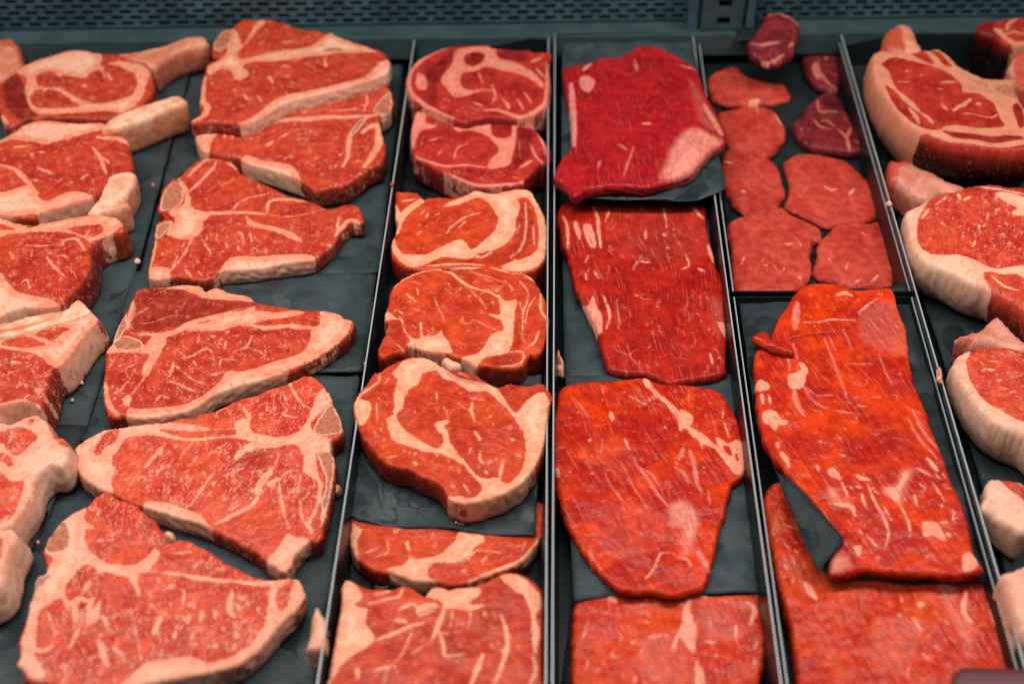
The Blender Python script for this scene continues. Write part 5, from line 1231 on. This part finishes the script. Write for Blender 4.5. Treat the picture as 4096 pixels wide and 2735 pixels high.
o = slab('rib_steak', 'D1', '-160,700 100,650 300,608 520,548 700,500 800,440 850,470 880,530 800,590 720,690 650,800 548,915 478,955 440,1035 410,1135 385,1235 340,1300 260,1242 100,1262 0,1282 -160,1310',
         0.038, 0.029, 'tbone', [
    ('f', '-160,690 130,630 500,545 800,435 880,520 660,810 550,930 450,925 380,860 250,800 0,770 -160,770'), ('m', '20,720 150,655 300,680 400,740 200,760 50,750'), ('m', '310,650 400,600 560,580 630,600 560,630 500,690 400,680'), ('f', '-160,1270 0,1260 200,1225 300,1250 400,1310 300,1360 -160,1400'),
    ('F', 40, '100,880 180,900'), ('N', 14, '440,690 500,720')],
         [(120, 22, 4.0, 0.85, 30), (30, 60, 5, 0.8, 15, '300,1000 450,960 400,1250 300,1200')], fang=25, flare=0.006, tonew=0.1)
tag(o, 'finely marbled rib steak fourth from the back with a square sawn edge', 'steak', G0)
slab('bone', 'D1', '-160,560 0,540 300,462 560,420 640,352 710,325 770,370 815,432 760,470 500,550 300,602 130,655 0,668 -160,690', 0.041, 0.032, 'bone_white', [('d', 0.75, '-160,610 100,590 300,540 480,495 300,570 100,620 -160,650')], parent=o, er=0.004, sp=0.0015)

o = slab('rib_steak', 'D2', '-120,190 80,160 220,100 290,112 335,155 390,230 450,270 486,320 475,400 430,455 360,455 305,485 245,562 232,652 182,742 132,802 92,862 0,902 -120,930',
         0.038, 0.028, 'tbone_pink', [
    ('f', '-160,50 600,50 600,1000 -160,1000'), ('m', '-120,230 0,220 130,190 230,220 260,270 200,330 120,380 60,350 0,290 -120,290'), ('m', '-120,370 40,370 90,440 60,460 0,420 -120,430'), ('m', '-120,480 0,500 80,560 160,560 165,620 120,740 60,830 -120,850'), ('m', '335,165 390,230 485,310 440,330 370,250'), ('m', '190,150 230,130 240,150 215,170')],
         [(50, -60, 4, 0.9, 30)], fang=-60, flare=0.003, bulge=0.002, er=0.004, und=0.0008)
tag(o, 'rib steak with a folded pale fat side at the lower left', 'steak', G0)
o = slab('rib_steak', 'D2', '-120,905 30,890 80,880 120,922 112,962 62,1062 35,1200 5,1290 -120,1320', 0.040, 0.030, 'tbone_pink', [('f', '-160,800 300,800 300,1400 -160,1400'), ('m', '-120,930 -20,940 20,1000 -20,1150 -120,1200')], [], sp=0.0017, flare=0.006, er=0.006)
tag(o, 'corner of a rib steak cut off by the left picture edge near the bottom', 'steak', G0)

# ------------------------------------------------------------------ scraps, crumbs and juice
def scrap(crop, out, z, h, mat, label, base=4.0, cat='scrap', group='scraps of fat and meat fallen between the cuts', **kw):
    kw.setdefault('sp', 0.0012)
    kw.setdefault('er', min(0.003, h * 0.8))
    kw.setdefault('und', 0.0006)
    q = slab('fat_scrap', crop, out, z, h, mat, base=base, **kw)
    return tag(q, label, cat, group)


def crumb(x, y, r, z, mat, label, base=4.0):
    rr = random.Random(int(x * 7 + y))
    s = ' '.join('%.1f,%.1f' % (x + r * rr.uniform(0.6, 1.2) * math.cos(a), y + 0.8 * r * rr.uniform(0.6, 1.2) * math.sin(a)) for a in [i * math.pi / 4 for i in range(8)])
    return scrap('S', s, z, 0.0025, mat, label, base, sp=0.0006, er=0.0014, rag=0.0002, und=0.0002)


crumb(549, 1038, 11, 0.0125, 'chop', 'white fat crumb on the paper beside the third rib steak')
crumb(611, 736, 8, 0.011, 'chop_dark', 'dull crumb on the paper behind the third rib steak bone')
crumb(324, 1524, 9, 0.0125, 'chop', 'pink crumb on dark paper left of the marbled porterhouse')
crumb(287, 1594, 5, 0.0125, 'chop', 'tiny pale crumb on the dark paper under the fourth rib steak')
crumb(111, 2155, 6, 0.0135, 'chop', 'tiny crumb left of the nearest porterhouse bone')
crumb(150, 2163, 8, 0.0135, 'chop', 'pale crumb just left of the nearest porterhouse bone')
crumb(1566, 733, 8, 0.044, 'rib', 'red crumb on the rim beside the second porterhouse', -8.0)
crumb(3557, 808, 11, 0.0445, 'chop', 'white fat crumb stuck on the rim beside the filets')
crumb(3690, 1392, 6, 0.02, 'chop', 'tiny crumb on the tray wall right of the long flank steak')
crumb(3682, 1448, 6, 0.02, 'chop', 'pale crumb low on the tray wall right of the long flank steak')
crumb(3692, 1508, 8, 0.02, 'chop', 'pink crumb lowest on the tray wall right of the long flank steak')
crumb(1459, 1450, 6, 0.012, 'chop', 'white crumb by the shiny paper edge right of the marbled porterhouse')
scrap('C3', '680,1238 700,1218 740,1222 752,1245 735,1272 700,1262', 0.034, 0.012, 'chop', 'pale fat scrap between the two nearest porterhouse steaks')
scrap('C3', '1972,880 1995,858 2020,868 2030,900 2005,928 1980,920', 0.016, 0.008, 'tbone_pink', 'pink fat lump on the paper right of the large porterhouse', 1.0)
scrap('D5', '1640,780 1690,860 1745,930 1735,1060 1722,1180 1640,1222 1540,1192 1580,1020 1600,880', 0.042, 0.026, 'chop', 'block of cream fat wedged against the steel rim near the bottom', er=0.006, und=0.0012)
scrap('B5', '1470,355 1492,360 1504,400 1512,440 1500,470 1520,505 1500,500 1480,475 1462,440 1472,400', 0.046, 0.006, 'chop', 'orange and white scrap hanging on the rim beside the sloping fat chop', 0.2)
scrap('B8', '2050,150 2068,165 2105,250 2145,320 2150,440 2110,415 2075,380 2080,345 2110,330 2080,260', 0.010, 0.006, 'tbone_pink', 'pink curled scrap in the flank tray beside the rim', 2.0)
scrap('C6', '1965,165 1990,180 2030,250 2060,380 2092,470 2085,560 2040,640 2030,722 1990,600 1980,400', 0.014, 0.012, 'flank', 'red sliver of meat squeezed between paper and rim', -8.0)


def puddle(crop, out, z, label):
    q = slab('juice_puddle', crop, out, z, 0.0012, 'juice', er=0.0012, und=0.0, rag=0.0, sp=0.0012, bulge=0)
    return tag(q, label, 'puddle', 'puddles of meat juice')


puddle('C5', '550,650 590,620 650,618 705,640 700,690 620,710 555,700', 0.003, 'dark glossy drop of juice behind the nearest ribeye')
puddle('C5', '1225,10 1330,30 1420,40 1490,40 1440,95 1370,140 1300,135 1265,100 1260,50', 0.0215, 'dark juice pooling on the crumpled paper in front of the large ribeye')
print('triangles', STATS['tri'])
